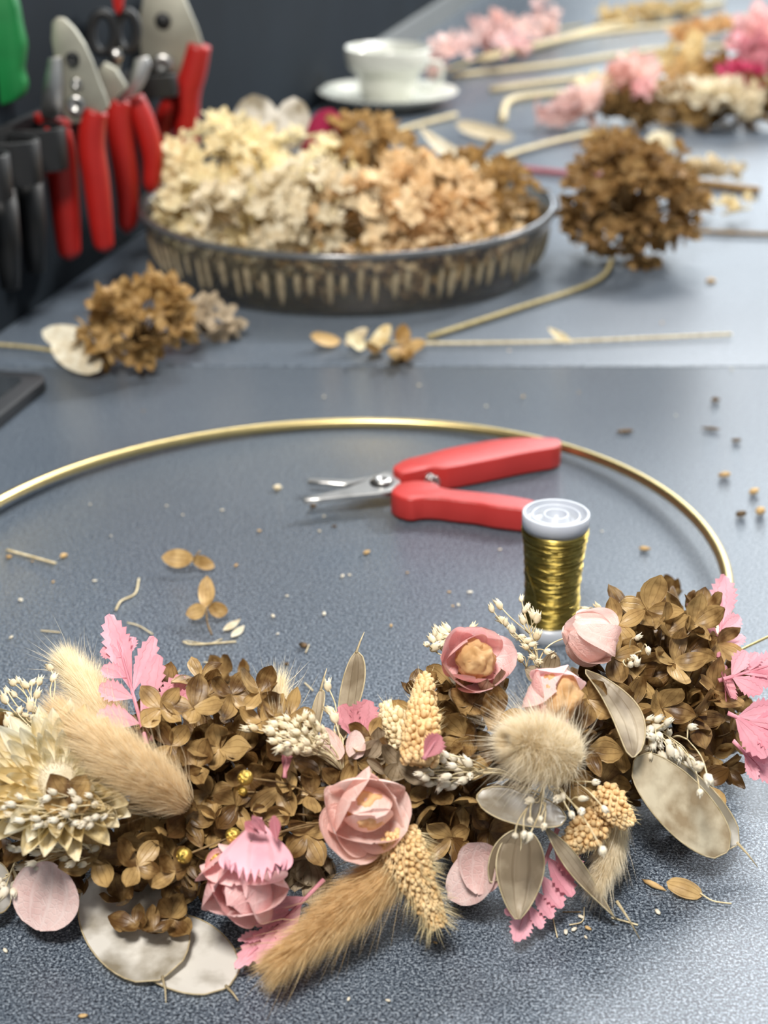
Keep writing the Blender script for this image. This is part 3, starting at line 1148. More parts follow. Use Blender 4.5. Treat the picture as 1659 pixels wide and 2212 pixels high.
def bunny_tail(parent, path, r, mat, name='bunny_tail_grass', n=2600, length=0.011, lean=0.62, w0=0.00009, long_n=160, long_k=1.9, stem=None, label=None):
    P = smooth_path(path, 6)
    m = len(P)
    org = P[0].copy()

    def rad(t):
        return r * (0.55 + 0.45 * math.sin(PI * min(1, t * 0.75 + 0.22))) * (1 - 0.55 * max(0, t - 0.55) / 0.45) * 0.78
    core = tube(P, [max(rad(i / (m - 1)) * (0.9 if 0 < i < m - 1 else 0.35), 0.0004) for i in range(m)], 12)
    me = mesh_of('tail_core', core, mat)
    M = recenter(me, org)
    o = put(name, me, parent, M)
    if label:
        o['label'] = label
    h1 = hairs(P, rad, n, length, lean, w0)
    h2 = hairs(P, rad, long_n, length * long_k, lean * 1.25, w0 * 1.1, droop=0.15)
    tipd = (P[-1] - P[-3]).normalized()
    h3 = hairs([P[-2], P[-1] + tipd * 0.002], lambda t: r * 0.22, n // 6, length * 1.05, 0.35, w0)
    me = mesh_of('fur', join([h1, h2, h3]), mat, False)
    me.transform(Matrix.Translation(-org))
    s = put('fur', me, o, M)
    s['kind'] = 'stuff'
    if stem:
        me = mesh_of('stalk', tube(smooth_path([org] + stem, 5), 0.0006, 5), M_STRAW)
        me.transform(Matrix.Translation(-org))
        put('stalk', me, o, M)
    return o


# ---- millet spike
GRAIN = ball(1.0, 6, 4, 1.25)


def millet(parent, path, r, mat, name='millet_spike', n=320, grain=0.00085, bristle=0.0055, nb=520, w0=0.00008, point=0.5):
    P = smooth_path(path, 8)
    m = len(P)
    org = P[0].copy()

    def rad(t):
        return r * (0.62 + 0.38 * math.sin(PI * min(1.0, 0.25 + t * 0.6))) * (1 - point * max(0, t - 0.4) / 0.6)
    me = mesh_of('spike_core', tube(P, [max(rad(i / (m - 1)) * 0.82, 0.0003) for i in range(m)], 10), mat)
    M = recenter(me, org)
    o = put(name, me, parent, M)
    v, f = [], []
    for i in range(n):
        t = (i + 0.5) / n
        q = t * (m - 1)
        k = min(int(q), m - 2)
        c = P[k].lerp(P[k + 1], q - k)
        tg = (P[k + 1] - P[k]).normalized()
        a = i * 2.39996 + uni(-0.2, 0.2)
        x = tg.cross(V(0.31, 0.2, 0.93)).normalized()
        y = tg.cross(x)
        rd = x * math.cos(a) + y * math.sin(a)
        G = zframe(c + rd * rad(t) * uni(0.86, 1.06), (rd + tg * 0.6).normalized())
        s = grain * uni(0.8, 1.15)
        b = len(v)
        v += [G @ (p * s) for p in GRAIN[0]]
        f += [tuple(j + b for j in q_) for q_ in GRAIN[1]]
    me = mesh_of('grains', (v, f), mat)
    me.transform(Matrix.Translation(-org))
    g = put('grains', me, o, M)
    g['kind'] = 'stuff'
    if nb:
        me = mesh_of('bristles', hairs(P, rad, nb, bristle, 0.85, w0), M_BRISTLE, False)
        me.transform(Matrix.Translation(-org))
        s = put('bristles', me, o, M)
        s['kind'] = 'stuff'
    return o


# ---- seed pod disc (honesty) with a cord rim and a beak
def pod(parent, base, tip, width, hint, mat=M_POD, name='honesty_pod', bend=0.0, cup=0.05, wave=0.012, beak=0.006, rim=0.00024, shape=0.5, label=None, taper=0.0, basep=1.0, stalk=None, nu=18, arc=0.0):
    base, tip = Vector(base), Vector(tip)
    L_ = (tip - base).length
    M = frame(base, tip - base, hint)
    v, f, u = petal(L_, width, bend, cup, shape, basep, wave, nu=nu, nv=10, seed=random.randint(0, 999), taper=taper, arc=arc)
    me = mesh_of('pod_membrane', (v, f), mat, True, u)
    o = put(name, me, parent, M)
    if label:
        o['label'] = label
    n = 11
    left = [v[i * n] for i in range(nu + 1)]
    right = [v[i * n + 10] for i in range(nu + 1)]
    loop = left + right[::-1]
    lp = []
    for p in loop:
        if not lp or (p - lp[-1]).length > 1e-5:
            lp.append(p)
    if (lp[0] - lp[-1]).length < 1e-5:
        lp.pop()
    put('pod_rim', mesh_of('pod_rim', tube(lp, rim, 5, closed=True), M_RIM), o, M)
    if beak:
        e = v[nu * n + 5]
        b_ = [e - V(0, 0.0005, 0), e + V(beak * 0.1, beak * 0.5, beak * 0.05), e + V(beak * 0.25, beak, beak * 0.1)]
        put('beak', mesh_of('beak', tube(b_, [0.0005, 0.0003, 0.00012], 5), M_RIM), o, M)
    if stalk:
        Q = [M.inverted() @ Vector(p) for p in stalk]
        put('stalk', mesh_of('stalk', tube(smooth_path(Q, 5), 0.00045, 5), M_STRAW), o, M)
    return o


# ---- tiny-flower spray
def bud_mesh(mat, k):
    r = random.Random(k)
    v, f = ball(1.0, 7, 5, 1.25)
    v = [p * (1 + r.uniform(-0.08, 0.08)) for p in v]
    pts = []
    for q in range(5):
        a = q * 2 * PI / 5 + r.uniform(-0.2, 0.2)
        c = V(math.cos(a), math.sin(a), 0)
        s = V(-math.sin(a), math.cos(a), 0)
        pts.append(([c * 0.75 - s * 0.36 + V(0, 0, 0.75), c * 0.75 + s * 0.36 + V(0, 0, 0.75), c * r.uniform(0.45, 1.0) + V(0, 0, r.uniform(1.7, 2.1)), c * 0.35 + V(0, 0, 0.9)], [(0, 1, 2), (1, 3, 2), (3, 0, 2)]))
    return mesh_of('bud', join([(v, f)] + pts), mat)


BUDS = [bud_mesh(M_BUD, k) for k in range(4)]
BUDS_W = [bud_mesh(M_BUDW, k + 9) for k in range(4)]


def spray(parent, base, heads, r=0.0011, meshes=None, name='flower_spray', forks=3, stem_r=0.00022, mid=None, bow=0.25, mat=M_STRAW):
    """fine stems from one root to each bud; `heads` are bud positions"""
    meshes = meshes or BUDS
    base = Vector(base)
    hd = [Vector(h) for h in heads]
    tubes = []
    # group heads by fork points
    cen = sum(hd, V(0, 0, 0)) / len(hd)
    k = max(1, len(hd) // forks)
    order = sorted(range(len(hd)), key=lambda i: (hd[i] - base).cross(cen - base).z)
    groups = [order[i:i + k] for i in range(0, len(order), k)]
    dirs = {}
    for g in groups:
        gc = sum((hd[i] for i in g), V(0, 0, 0)) / len(g)
        fk = base.lerp(gc, 0.55) + V(uni(-.002, .002), uni(-.002, .002), uni(0, .003)) * bow * 4
        tubes.append(tube(smooth_path([base, base.lerp(fk, 0.5) + V(0, 0, 0.0015), fk], 4), stem_r * 1.25, 4))
        for i in g:
            f2 = fk.lerp(hd[i], 0.5) + V(uni(-.0015, .0015), uni(-.0015, .0015), uni(-.001, .002))
            pth = smooth_path([fk, f2, hd[i]], 4)
            tubes.append(tube(pth, stem_r, 4))
            dirs[i] = (pth[-1] - pth[-3]).normalized()
    me = mesh_of('spray_stems', join(tubes), mat)
    M = recenter(me, base)
    o = put(name, me, parent, M)
    for i, h in enumerate(hd):
        s = r * uni(0.75, 1.2)
        d = (dirs[i] + V(uni(-.4, .4), uni(-.4, .4), uni(-.2, .5))).normalized()
        put('bud', random.choice(meshes), o, zframe(h, d, uni(0, 6)) @ Matrix.Diagonal((s, s, s * uni(1, 1.25), 1)))
    return o


# ---- pink lobed leaf
def leaf_blade(L_, W, seed=0, bend=0.1, teeth=0.15, nu=20):
    return petal(L_, W, bend, 0.05, 0.75, 1.45, 0.03, nu=nu, nv=4, seed=seed, teeth=teeth, fold=0.14)


def frond(parent, base, tip, hint, lobes, mat=M_FERN, name='pink_leaf', W=0.011, bend=0.1, stem=0.0008, top=0.42, label=None):
    """leaf cut into toothed lobes; lobes = [(t along rib, side, length, angle deg, width)]"""
    base, tip = Vector(base), Vector(tip)
    L_ = (tip - base).length
    M = frame(base, tip - base, hint)

    def rib(t):
        return V(0, L_ * t, bend * L_ * 0.35 * t * t)
    me = mesh_of('leaf_rib', tube([rib(i / 8) for i in range(9)], [stem * (1 - 0.75 * i / 8) for i in range(9)], 5, flat=0.5), mat, True, None)
    me.uv_layers.new(name='UVMap')
    o = put(name, me, parent, M)
    if label:
        o['label'] = label
    p = leaf_blade(L_ * (1 - top), W, random.randint(0, 99), bend)
    me = mesh_of('lobe', (p[0], p[1]), mat, True, p[2])
    sl = math.atan(bend * 0.35 * 2 * top)
    put('lobe', me, o, M @ Matrix.Translation(rib(top)) @ Matrix.Rotation(sl, 4, 'X'))
    for (t, sd, ln, ang, w) in lobes:
        p = leaf_blade(ln, w, random.randint(0, 99), uni(-0.1, 0.25), 0.15, 16)
        me = mesh_of('lobe', (p[0], p[1]), mat, True, p[2])
        put('lobe', me, o, M @ Matrix.Translation(rib(t)) @ Matrix.Rotation(-sd * math.radians(ang), 4, 'Z') @ Matrix.Rotation(sd * uni(-0.05, 0.4), 4, 'Y') @ Matrix.Rotation(uni(-0.05, 0.25), 4, 'X'))
    return o


# ---- preserved rose
def rose(parent, c, axis, R, outer, outer_mat, core_mat, name='pink_rose', core_r=0.5, core_off=0.15, inner=4, inner_mat=None, label=None, seed=0, roll=0.0):
    """outer = [(azimuth deg, tilt deg from the axis, length, width, curl)] in units of R"""
    axis = Vector(axis).normalized()
    B = zframe(c, axis, roll)
    # crumpled heart
    v, f = ball(R * core_r, 36, 24, 1.05)
    v2 = []
    for p in v:
        n = noise.noise(p * (2.2 / (R * core_r)) + V(seed, 0, 0))
        n2 = noise.noise(p * (5.5 / (R * core_r)) + V(0, seed, 3))
        n3 = abs(noise.noise(p * (3.4 / (R * core_r)) + V(3, seed, 1)))
        v2.append(p * (1.04 + 0.24 * n + 0.08 * n2 - 0.16 * n3))
    me = mesh_of('rose_heart', (v2, f), core_mat)
    me.uv_layers.new(name='UVMap')
    Mh = B @ Matrix.Translation((0, 0, R * core_off))
    o = put(name, me, parent, Mh)
    if label:
        o['label'] = label
    for i in range(inner):
        a = i * 2 * PI / inner + 0.4
        p = petal(R * 1.02, R * 1.05, 0.85, 0.55, 0.5, 0.85, 0.05, nu=10, nv=8, seed=seed * 7 + i, curl=0.3)
        me = mesh_of('rose_petal', (p[0], p[1]), inner_mat or core_mat, True, p[2])
        put('heart_petal', me, o, B @ Matrix.Rotation(a, 4, 'Z') @ Matrix.Translation((0, R * 0.15, -R * 0.28)) @ Matrix.Rotation(math.radians(68), 4, 'X'))
    for i, (az, tilt, ln, wd, cl) in enumerate(outer):
        p = petal(R * ln, R * wd, 0.35 + cl, 0.42, 0.42, 0.72, 0.07, nu=12, nv=10, seed=seed * 13 + i, curl=cl * 0.4)
        # rolled lip
        vv = []
        for q in p[0]:
            t = q.y / (R * ln)
            vv.append(q - V(0, 0, max(0, t - 0.7) ** 2 * R * 1.6 * (0.4 + cl)))
        me = mesh_of('rose_petal', (vv, p[1]), outer_mat, True, p[2])
        put('rose_petal', me, o, B @ Matrix.Rotation(math.radians(az), 4, 'Z') @ Matrix.Translation((0, R * 0.10, -R * 0.34)) @ Matrix.Rotation(math.radians(90 - tilt), 4, 'X'))
    return o


# ---- gold painted berry with a small crown
def berry_mesh():
    v, f = ball(1.0, 14, 9, 0.95)
    parts = [(v, f)]
    for q in range(6):
        a = q * PI / 3
        c, s = V(math.cos(a), math.sin(a), 0), V(-math.sin(a), math.cos(a), 0)
        b0, b1 = c * 0.62 - s * 0.26 + V(0, 0, 0.70), c * 0.62 + s * 0.26 + V(0, 0, 0.70)
        parts.append(([b0, b1, c * 0.30 + V(0, 0, 1.16), c * 0.42 + V(0, 0, 0.72)], [(0, 1, 2), (1, 3, 2), (3, 0, 2)]))
    return mesh_of('berry', join(parts), M_GOLDPAINT)


BERRY = berry_mesh()

# ------------------------------------------------------------------ the hoop wreath
GROUNDED[0] = True
WREATH = empty('hoop_wreath', (HC.x, HC.y, 0), 'gold metal hoop wreath dressed with dried hydrangeas, pink roses and grasses', 'wreath')
me = mesh_of('hoop', tube([hoop_pt(2 * PI * i / 240) for i in range(240)], HOOP_R, 14, closed=True), M_GOLD)
o = put('hoop', me, WREATH, recenter(me, HC))
o['label'] = 'thin brushed gold metal hoop'

AX = [V(-0.20, 0.43, 0.026), V(-0.155, 0.412, 0.026), V(-0.118, 0.404, 0.026), V(-0.092, 0.404, 0.026), V(-0.055, 0.402, 0.026), V(-0.004, 0.405, 0.024), V(0.033, 0.416, 0.025),
      V(0.065, 0.433, 0.026), V(0.083, 0.450, 0.027), V(0.100, 0.466, 0.028), V(0.1085, 0.480, 0.026), V(0.112, 0.489, 0.025)]
TUBE_R = 0.0265


def sdf(p):
    best, bc = 9, None
    for a, b in zip(AX, AX[1:]):
        ab = b - a
        t = max(0, min(1, (p - a).dot(ab) / ab.length_squared))
        c = a + ab * t
        d = (p - c).length
        if d < best:
            best, bc = d, c
    return best, bc


def S(px, py, lift=0.0, zmin=0.006):
    """point and normal where the view through a photo pixel meets the bulk of the garland"""
    d = ray(px, py).normalized()
    t = 0.3
    R = TUBE_R + lift
    for _ in range(90):
        p = EYE + d * t
        s, c = sdf(p)
        if s - R < 0.0002 or p.z < zmin:
            break
        t += max((s - R) * 0.9, 0.0004)
    p = EYE + d * t
    if p.z < zmin + 0.001 or s - R > 0.003:
        q = at(px, py, zmin + max(lift, 0))
        return q, V(0, -0.25, 1).normalized()
    n = (p - c).normalized()
    return p, n


TOCAM = V(0, -CP, SP).normalized()


def jitter(k):
    return V(random.gauss(0, k), random.gauss(0, k), random.gauss(0, k))


def poisson(cx, cy, rx, ry, d, n, taken):
    out = []
    for _ in range(n * 60):
        a, q = uni(0, 2 * PI), math.sqrt(uni(0, 1))
        x, y = cx + rx * q * math.cos(a), cy + ry * q * math.sin(a)
        if all((x - u) ** 2 + (y - w) ** 2 > d * d for u, w in taken):
            out.append((x, y))
            taken.append((x, y))
            if len(out) >= n:
                break
    return out


# hydrangea heads: (centre x, y, rx, ry, petal length, florets told apart, filler florets)
HEADS = [
    (480, 1600, 170, 150, 0.0095, 17, 44),
    (430, 1780, 150, 120, 0.0092, 10, 36),
    (345, 1915, 90, 110, 0.0092, 9, 12),
    (150, 1890, 125, 60, 0.0108, 3, 10),
    (655, 1700, 110, 110, 0.0098, 5, 28),
    (985, 1560, 95, 105, 0.0108, 7, 24),
    (985, 1770, 85, 95, 0.0105, 5, 20),
    (1290, 1650, 80, 110, 0.0105, 5, 20),
    (1435, 1440, 140, 145, 0.0112, 13, 36),
    (1520, 1590, 75, 110, 0.0112, 4, 18),
    (5, 1690, 50, 130, 0.0100, 2, 10),
    (830, 1660, 80, 90, 0.0080, 3, 18),
]
FIXED = {0: [(500, 1500), (420, 1530), (565, 1560), (370, 1610)], 2: [(352, 1893), (385, 1960), (330, 1850)], 3: [(215, 1910), (70, 1895)], 4: [(672, 1715)], 5: [(1003, 1590)], 6: [(975, 1810)],
         7: [(1270, 1510), (1300, 1690)], 8: [(1440, 1365), (1455, 1430), (1430, 1530), (1400, 1318), (1545, 1490)], 9: [(1540, 1630)], 10: [(30, 1655)]}
fill_mats = []
taken = []
for hi, (cx, cy, rx, ry, size, nf, nfill) in enumerate(HEADS):
    c0, n0 = S(cx, cy, -0.018)
    pts = FIXED.get(hi, [])[:nf]
    taken += pts
    pts = pts + poisson(cx, cy, rx * 0.95, ry * 0.95, 62, nf - len(pts), taken)
    plan, tubes = [], []
    for (x, y) in pts:
        p, n = S(x, y, uni(0.002, 0.010))
        p = p + V(0, 0, max(0, (0.025 if hi in (2, 3) else 0.010) - p.z))
        nn = (n * 0.8 + TOCAM * 0.55 + jitter(0.28)).normalized()
        plan.append((p, nn))
        tubes.append(tube(smooth_path([c0, c0.lerp(p, 0.6) + jitter(0.0015), p], 3), [0.0009, 0.0008, 0.0007, 0.0006, 0.0005, 0.0004, 0.0004], 5))
    me = mesh_of('branchlets', join(tubes), M_STEMB)
    head = put('hydrangea_head', me, WREATH, recenter(me, c0))
    for (p, nn) in plan:
        for M in floret_mats(p, nn, size * uni(0.9, 1.08), uni(0.2, 0.6)):
            put('petal', random.choice(HYD_BROWN), head, M)
    t2 = list(taken)
    for (x, y) in poisson(cx, cy, rx * 1.05, ry * 1.03, 34, nfill, t2):
        p, n = S(x, y, uni(-0.012, 0.003))
        p = p + V(0, 0, max(0, 0.008 - p.z))
        nn = (n * 0.8 + TOCAM * 0.3 + jitter(0.5)).normalized()
        fill_mats += floret_mats(p, nn, size * uni(0.75, 1.0), uni(0.3, 0.9))
# deep filler so that no table shows through the middle
for i in range(150):
    k = uni(0.6, len(AX) - 1.35)
    a = AX[int(k)].lerp(AX[int(k) + 1], k - int(k))
    d = V(random.gauss(0, .6), random.gauss(0, 1), random.gauss(0, 1)).normalized()
    p = a + d * TUBE_R * uni(0.3, 0.72)
    p.z = max(p.z, 0.009)
    fill_mats += floret_mats(p, (d + jitter(0.4)).normalized(), 0.009 * uni(0.8, 1.1), uni(0.3, 0.9))
me, M = stuff_mesh('inner_petals', merge_petals(fill_mats, HYD_VARIANTS), M_BROWN, HC)
o = put('inner_petals', me, WREATH, M)
o['kind'] = 'stuff'


def SP_(px, py, lift):
    return S(px, py, lift)[0]


# ---- grass tails
bunny_tail(WREATH, [at(258, 1595, .040), at(200, 1505, .048), at(150, 1438, .048)], 0.0056, M_FUR_CREAM, n=6000, length=0.0100, lean=0.52, w0=0.00006, long_n=260, label='cream fluffy grass tail standing at the back')
bunny_tail(WREATH, [at(400, 1738, .040), at(270, 1645, .057), at(140, 1552, .058)], 0.0066, M_FUR_BEIGE, n=8500, length=0.0110, lean=0.48, w0=0.00006, long_n=320, label='beige fluffy grass tail over the straw flower')
bunny_tail(WREATH, [at(604, 1600, .048), at(602, 1545, .054), at(600, 1490, .056)], 0.0032, M_FUR_CREAM, n=1500, length=0.0095, lean=0.36, long_n=60, w0=0.00008)
bunny_tail(WREATH, [at(885, 1845, .028), at(765, 1950, .020), at(622, 2066, .014)], 0.0066, M_FUR_TAN, n=9000, length=0.0100, lean=0.45, w0=0.00006, long_n=360, label='tan fluffy grass tail lying on the table')
bunny_tail(WREATH, [at(1225, 1640, .050), at(1165, 1613, .058), at(1118, 1604, .062)], 0.0106, M_FUR_GREY, n=11000, length=0.0068, lean=0.85, w0=0.00005, long_n=900, long_k=2.3, label='round fluffy grass tail pointing at the viewer')
bunny_tail(WREATH, [at(1338, 1770, .022), at(1318, 1840, .016), at(1296, 1900, .012)], 0.0044, M_FUR_GREY, n=3000, length=0.0072, lean=0.42, w0=0.00006, long_n=120)

# ---- millet spikes
millet(WREATH, [at(858, 1800, .036), at(892, 1880, .029), at(945, 1998, .014)], 0.0056, M_GRAIN, n=420, nb=900, bristle=0.0075)
millet(WREATH, [at(905, 1650, .052), at(912, 1560, .060), at(918, 1468, .058)], 0.0050, M_GRAIN, n=300, nb=240, grain=0.0010, bristle=0.005)
millet(WREATH, [at(885, 1610, .050), at(862, 1570, .054), at(835, 1528, .054)], 0.0045, M_GRAINC, n=150, nb=160, grain=0.0010, bristle=0.004)
millet(WREATH, [at(1300, 1710, .036), at(1330, 1745, .034), at(1358, 1782, .030)], 0.0042, M_GRAIN, n=130, nb=120, grain=0.0009, bristle=0.004)
millet(WREATH, [at(1295, 1770, .026), at(1262, 1800, .026), at(1226, 1834, .022)], 0.0050, M_GRAIN, n=150, nb=160, grain=0.0010, bristle=0.0045)

# ---- honesty pods
CAMUP = (TOCAM + V(0, 0, 0.6)).normalized()
pod(WREATH, at(230, 1868, .0068), at(352, 2112, .0034), 0.0300, V(0, -0.25, 1), shape=0.42, beak=0.010, cup=0.03, wave=0.010, label='large pearly seed pod lying on the table')
pod(WREATH, at(300, 1985, .0022), at(490, 2132, .0014), 0.0265, V(0, -0.02, 1), shape=0.42, beak=0.007, cup=0.02, wave=0.007)
pod(WREATH, at(1372, 1640, .040), at(1572, 1838, .012), 0.0185, V(0.15, -0.6, 0.8), M_POD_TAN, shape=0.36, beak=0.0, cup=0.03, wave=0.010, label='long tan seed pod at the right end')
pod(WREATH, at(1405, 1640, .036), at(1594, 1822, .010), 0.0185, V(0.25, -0.4, 0.9), M_POD, shape=0.38, beak=0.009, cup=0.03)
pod(WREATH, at(1030, 1722, .040), at(1222, 1766, .034), 0.0165, V(0, -0.05, 1), M_POD, shape=0.42, beak=0.0, cup=0.06)
pod(WREATH, at(1268, 1448, .060), at(1385, 1600, .052), 0.0125, V(0.5, -0.4, 0.75), M_PODGREY, shape=0.45, beak=0.0, cup=0.05, bend=-0.2, wave=0.02, arc=-0.16)
pod(WREATH, at(1128, 1785, .034), at(1118, 1985, .014), 0.0165, V(0.1, -0.8, 0.6), M_PODGREY, shape=0.62, beak=0.0, cup=0.08, wave=0.055, taper=0.3)
pod(WREATH, at(1120, 1790, .034), at(1060, 1905, .020), 0.0080, V(0.3, -0.8, 0.5), M_PODGREY, shape=0.7, beak=0.0, wave=0.03)
pod(WREATH, at(1180, 1790, .032), at(1330, 1985, .0035), 0.0060, V(0.4, -0.4, 0.8), M_PODGREY, shape=0.75, beak=0.012, wave=0.03, cup=0.02)
pod(WREATH, at(733, 1612, .046), at(786, 1420, .058), 0.0078, V(-0.6, -0.7, 0.4), M_PODGREY, shape=0.5, beak=0.007, wave=0.025, taper=-0.3, bend=0.1)
pod(WREATH, at(672, 1610, .046), at(694, 1490, .054), 0.0052, V(-0.6, -0.6, 0.4), M_PODGREY, shape=0.5, beak=0.007, wave=0.03, taper=-0.2)
pod(WREATH, at(-40, 1880, .02), at(22, 1952, .006), 0.016, V(0, -0.2, 1), M_POD, beak=0)

# ---- roses
rose(WREATH, SP_(790, 1748, 0.022), (0.22, -0.85, 0.50), 0.0138, [(15, 56, 1.15, 1.6, 0.30), (80, 50, 1.2, 1.6, 0.5), (140, 64, 1.25, 1.6, 0.25), (200, 54, 1.2, 1.6, 0.4), (260, 66, 1.15, 1.5, 0.35), (320, 52, 1.15, 1.4, 0.5), (170, 76, 1.25, 1.5, 0.2)],
     M_PALEPINK, M_PEACH, core_r=0.40, inner=2, inner_mat=M_PALEPINK, seed=3, label='pale pink rose at the centre of the garland')
rose(WREATH, SP_(1024, 1428, 0.016), (0.10, -0.80, 0.62), 0.0112, [(0, 60, 1.25, 1.5, 0.2), (70, 68, 1.35, 1.4, 0.3), (140, 62, 1.25, 1.5, 0.25), (215, 64, 1.3, 1.5, 0.3), (285, 72, 1.35, 1.3, 0.3), (40, 48, 1.1, 1.3, 0.2), (180, 48, 1.1, 1.3, 0.2)],
     M_PINK, M_PEACH, core_r=0.52, core_off=0.26, inner=3, seed=5, label='pink rose with a crumpled peach heart, left of the spool')
rose(WREATH, SP_(1190, 1500, 0.020), (0.40, -0.85, 0.25), 0.0112, [(30, 50, 1.25, 1.6, 0.1), (95, 42, 1.25, 1.7, 0.1), (150, 46, 1.2, 1.6, 0.1), (215, 56, 1.15, 1.4, 0.1)],
     M_PINK, M_PEACH, core_r=0.62, core_off=0.30, inner=1, seed=8, label='pink rose opening to a peach heart, in front of the spool')
rose(WREATH, SP_(1300, 1385, 0.012), (-0.85, -0.15, 0.45), 0.0115, [(0, 24, 1.45, 1.7, 0.0), (85, 22, 1.5, 1.7, 0.0), (170, 26, 1.45, 1.7, 0.05), (260, 24, 1.45, 1.7, 0.0)],
     M_PALEPINK, M_PALEPINK, core_r=0.5, core_off=0.1, inner=2, seed=12, label='pale pink rosebud lying on its side by the spool')
rose(WREATH, at(528, 1905, .026), (-0.15, -0.80, 0.10), 0.0150, [(20, 28, 1.1, 1.7, 0.05), (90, 32, 1.05, 1.7, 0.05), (150, 34, 1.15, 1.8, 0.0), (210, 28, 1.1, 1.7, 0.05), (280, 28, 1.1, 1.7, 0.05), (60, 52, 1.0, 1.6, 0.1), (125, 58, 1.1, 1.6, 0.1)],
     M_PINK, M_PINK, core_r=0.40, core_off=0.1, inner=1, seed=15, label='salmon pink rose hanging at the front edge')


def big_petal(p0, p1, w, hint, mat, name='loose_petal', **kw):
    p0, p1 = Vector(p0), Vector(p1)
    a = dict(bend=0.15, cup=0.12, tip=0.45, base=0.8, wave=0.03, nu=14, nv=10, seed=random.randint(0, 999))
    a.update(kw)
    v, f, u = petal((p1 - p0).length, w, **a)
    me = mesh_of(name, (v, f), mat, True, u)
    return put(name, me, WREATH, frame(p0, p1 - p0, hint))


big_petal(at(110, 1862, .026), at(92, 2003, .006), 0.0215, V(0, -0.3, 1), M_BLUSH, wave=0.02, cup=0.08, base=1.05)
big_petal(at(1058, 1850, .026), at(985, 1940, .008), 0.0150, V(-0.1, -0.5, 0.8), M_BLUSH, wave=0.05)
big_petal(at(1045, 1820, .030), at(1035, 1925, .014), 0.0145, V(-0.2, -0.6, 0.8), M_BLUSH, wave=0.05, cup=0.2)
big_petal(at(770, 1640, .048), at(765, 1575, .056), 0.006, V(0.2, -0.8, 0.5), M_PALEPINK)
big_petal(at(735, 1640, .048), at(700, 1575, .052), 0.006, V(-0.2, -0.8, 0.5), M_PALEPINK)

# ---- pink cut leaves
frond(WREATH, at(318, 1610, .046), at(243, 1342, .062), V(0.1, -0.9, 0.45),
      [(0.52, -1, 0.0095, 48, 0.006), (0.68, -1, 0.008, 45, 0.005), (0.66, 1, 0.0095, 34, 0.005), (0.40, 1, 0.0205, 33, 0.0065), (0.20, 1, 0.0205, 40, 0.0075), (0.36, -1, 0.0115, 52, 0.007), (0.16, -1, 0.014, 60, 0.008)],
      W=0.0082, top=0.40, label='tall pink cut leaf at the back left')
frond(WREATH, at(326, 1600, .048), at(390, 1465, .056), V(0, -0.9, 0.45), [(0.40, 1, 0.013, 30, 0.005), (0.25, -1, 0.010, 35, 0.005)], W=0.0080, top=0.15)
frond(WREATH, at(765, 1640, .046), at(795, 1518, .054), V(0, -0.9, 0.45), [(0.3, -1, 0.013, 35, 0.007), (0.3, 1, 0.013, 40, 0.007)], M_FERNDULL, W=0.0090, top=0.25)
frond(WREATH, at(700, 1900, .018), at(508, 2095, .004), V(0, -0.5, 0.8), [(0.25, -1, 0.016, 18, 0.005), (0.45, -1, 0.017, 16, 0.0055), (0.6, 1, 0.010, 25, 0.004), (0.35, 1, 0.012, 22, 0.005), (0.2, 1, 0.012, 25, 0.005)], W=0.0062, top=0.35, bend=0.05,
      label='pink cut leaf lying flat beside the tan grass tail')
frond(WREATH, at(1205, 1790, .022), at(1108, 2040, .004), V(0.1, -0.7, 0.7),
      [(0.10, -1, 0.015, 48, 0.0075), (0.25, -1, 0.014, 50, 0.0072), (0.40, -1, 0.012, 50, 0.0066), (0.54, -1, 0.010, 48, 0.006), (0.67, -1, 0.008, 45, 0.005), (0.55, 1, 0.008, 45, 0.005), (0.68, 1, 0.008, 45, 0.005)], M_FERN, W=0.0066, top=0.64,
      label='pink cut leaf pointing at the viewer under the grey pods')
frond(WREATH, at(1552, 1420, .046), at(1562, 1255, .056), V(-0.1, -0.9, 0.45), [(0.40, -1, 0.012, 28, 0.0055), (0.22, -1, 0.017, 42, 0.0055), (0.34, 1, 0.010, 38, 0.006), (0.14, 1, 0.010, 55, 0.0065)], M_FERN, W=0.0088, top=0.30, label='pink cut leaf against the gold hoop')
frond(WREATH, at(1552, 1470, .044), at(1690, 1430, .046), V(0, -0.7, 0.7), [(0.2, -1, 0.010, 40, 0.006), (0.2, 1, 0.011, 45, 0.0065), (0.45, 1, 0.010, 40, 0.006), (0.45, -1, 0.008, 40, 0.005)], M_FERN, W=0.0085, top=0.35)
frond(WREATH, at(1572, 1540, .042), at(1700, 1600, .034), V(0.1, -0.7, 0.7), [(0.12, 1, 0.016, 32, 0.0075), (0.15, -1, 0.015, 38, 0.0075), (0.4, 1, 0.011, 35, 0.006), (0.4, -1, 0.010, 35, 0.006)], M_FERN, W=0.0098, top=0.3)
frond(WREATH, at(1584, 1600, .034), at(1668, 1690, .020), V(0.2, -0.7, 0.7), [(0.3, 1, 0.009, 30, 0.0045), (0.3, -1, 0.009, 30, 0.0045)], M_FERN, W=0.0068, top=0.15)
frond(WREATH, at(1568, 1440, .040), at(1562, 1520, .046), V(0.2, -0.8, 0.5), [], M_FERNDULL, W=0.0075, top=0.02)
frond(WREATH, at(0, 1700, .045), at(-20, 1610, .05), V(0, -0.8, 0.5), [(0.3, 1, 0.01, 40, 0.006)], M_FERN, W=0.009, top=0.2)
frond(WREATH, at(615, 1680, .050), at(618, 1600, .056), V(0.5, -0.8, 0.5), [], M_FERNDULL, W=0.0035, top=0.02)
frond(WREATH, at(915, 1640, .058), at(948, 1588, .062), V(0.2, -0.8, 0.5), [], M_FERNDULL, W=0.0065, top=0.02)
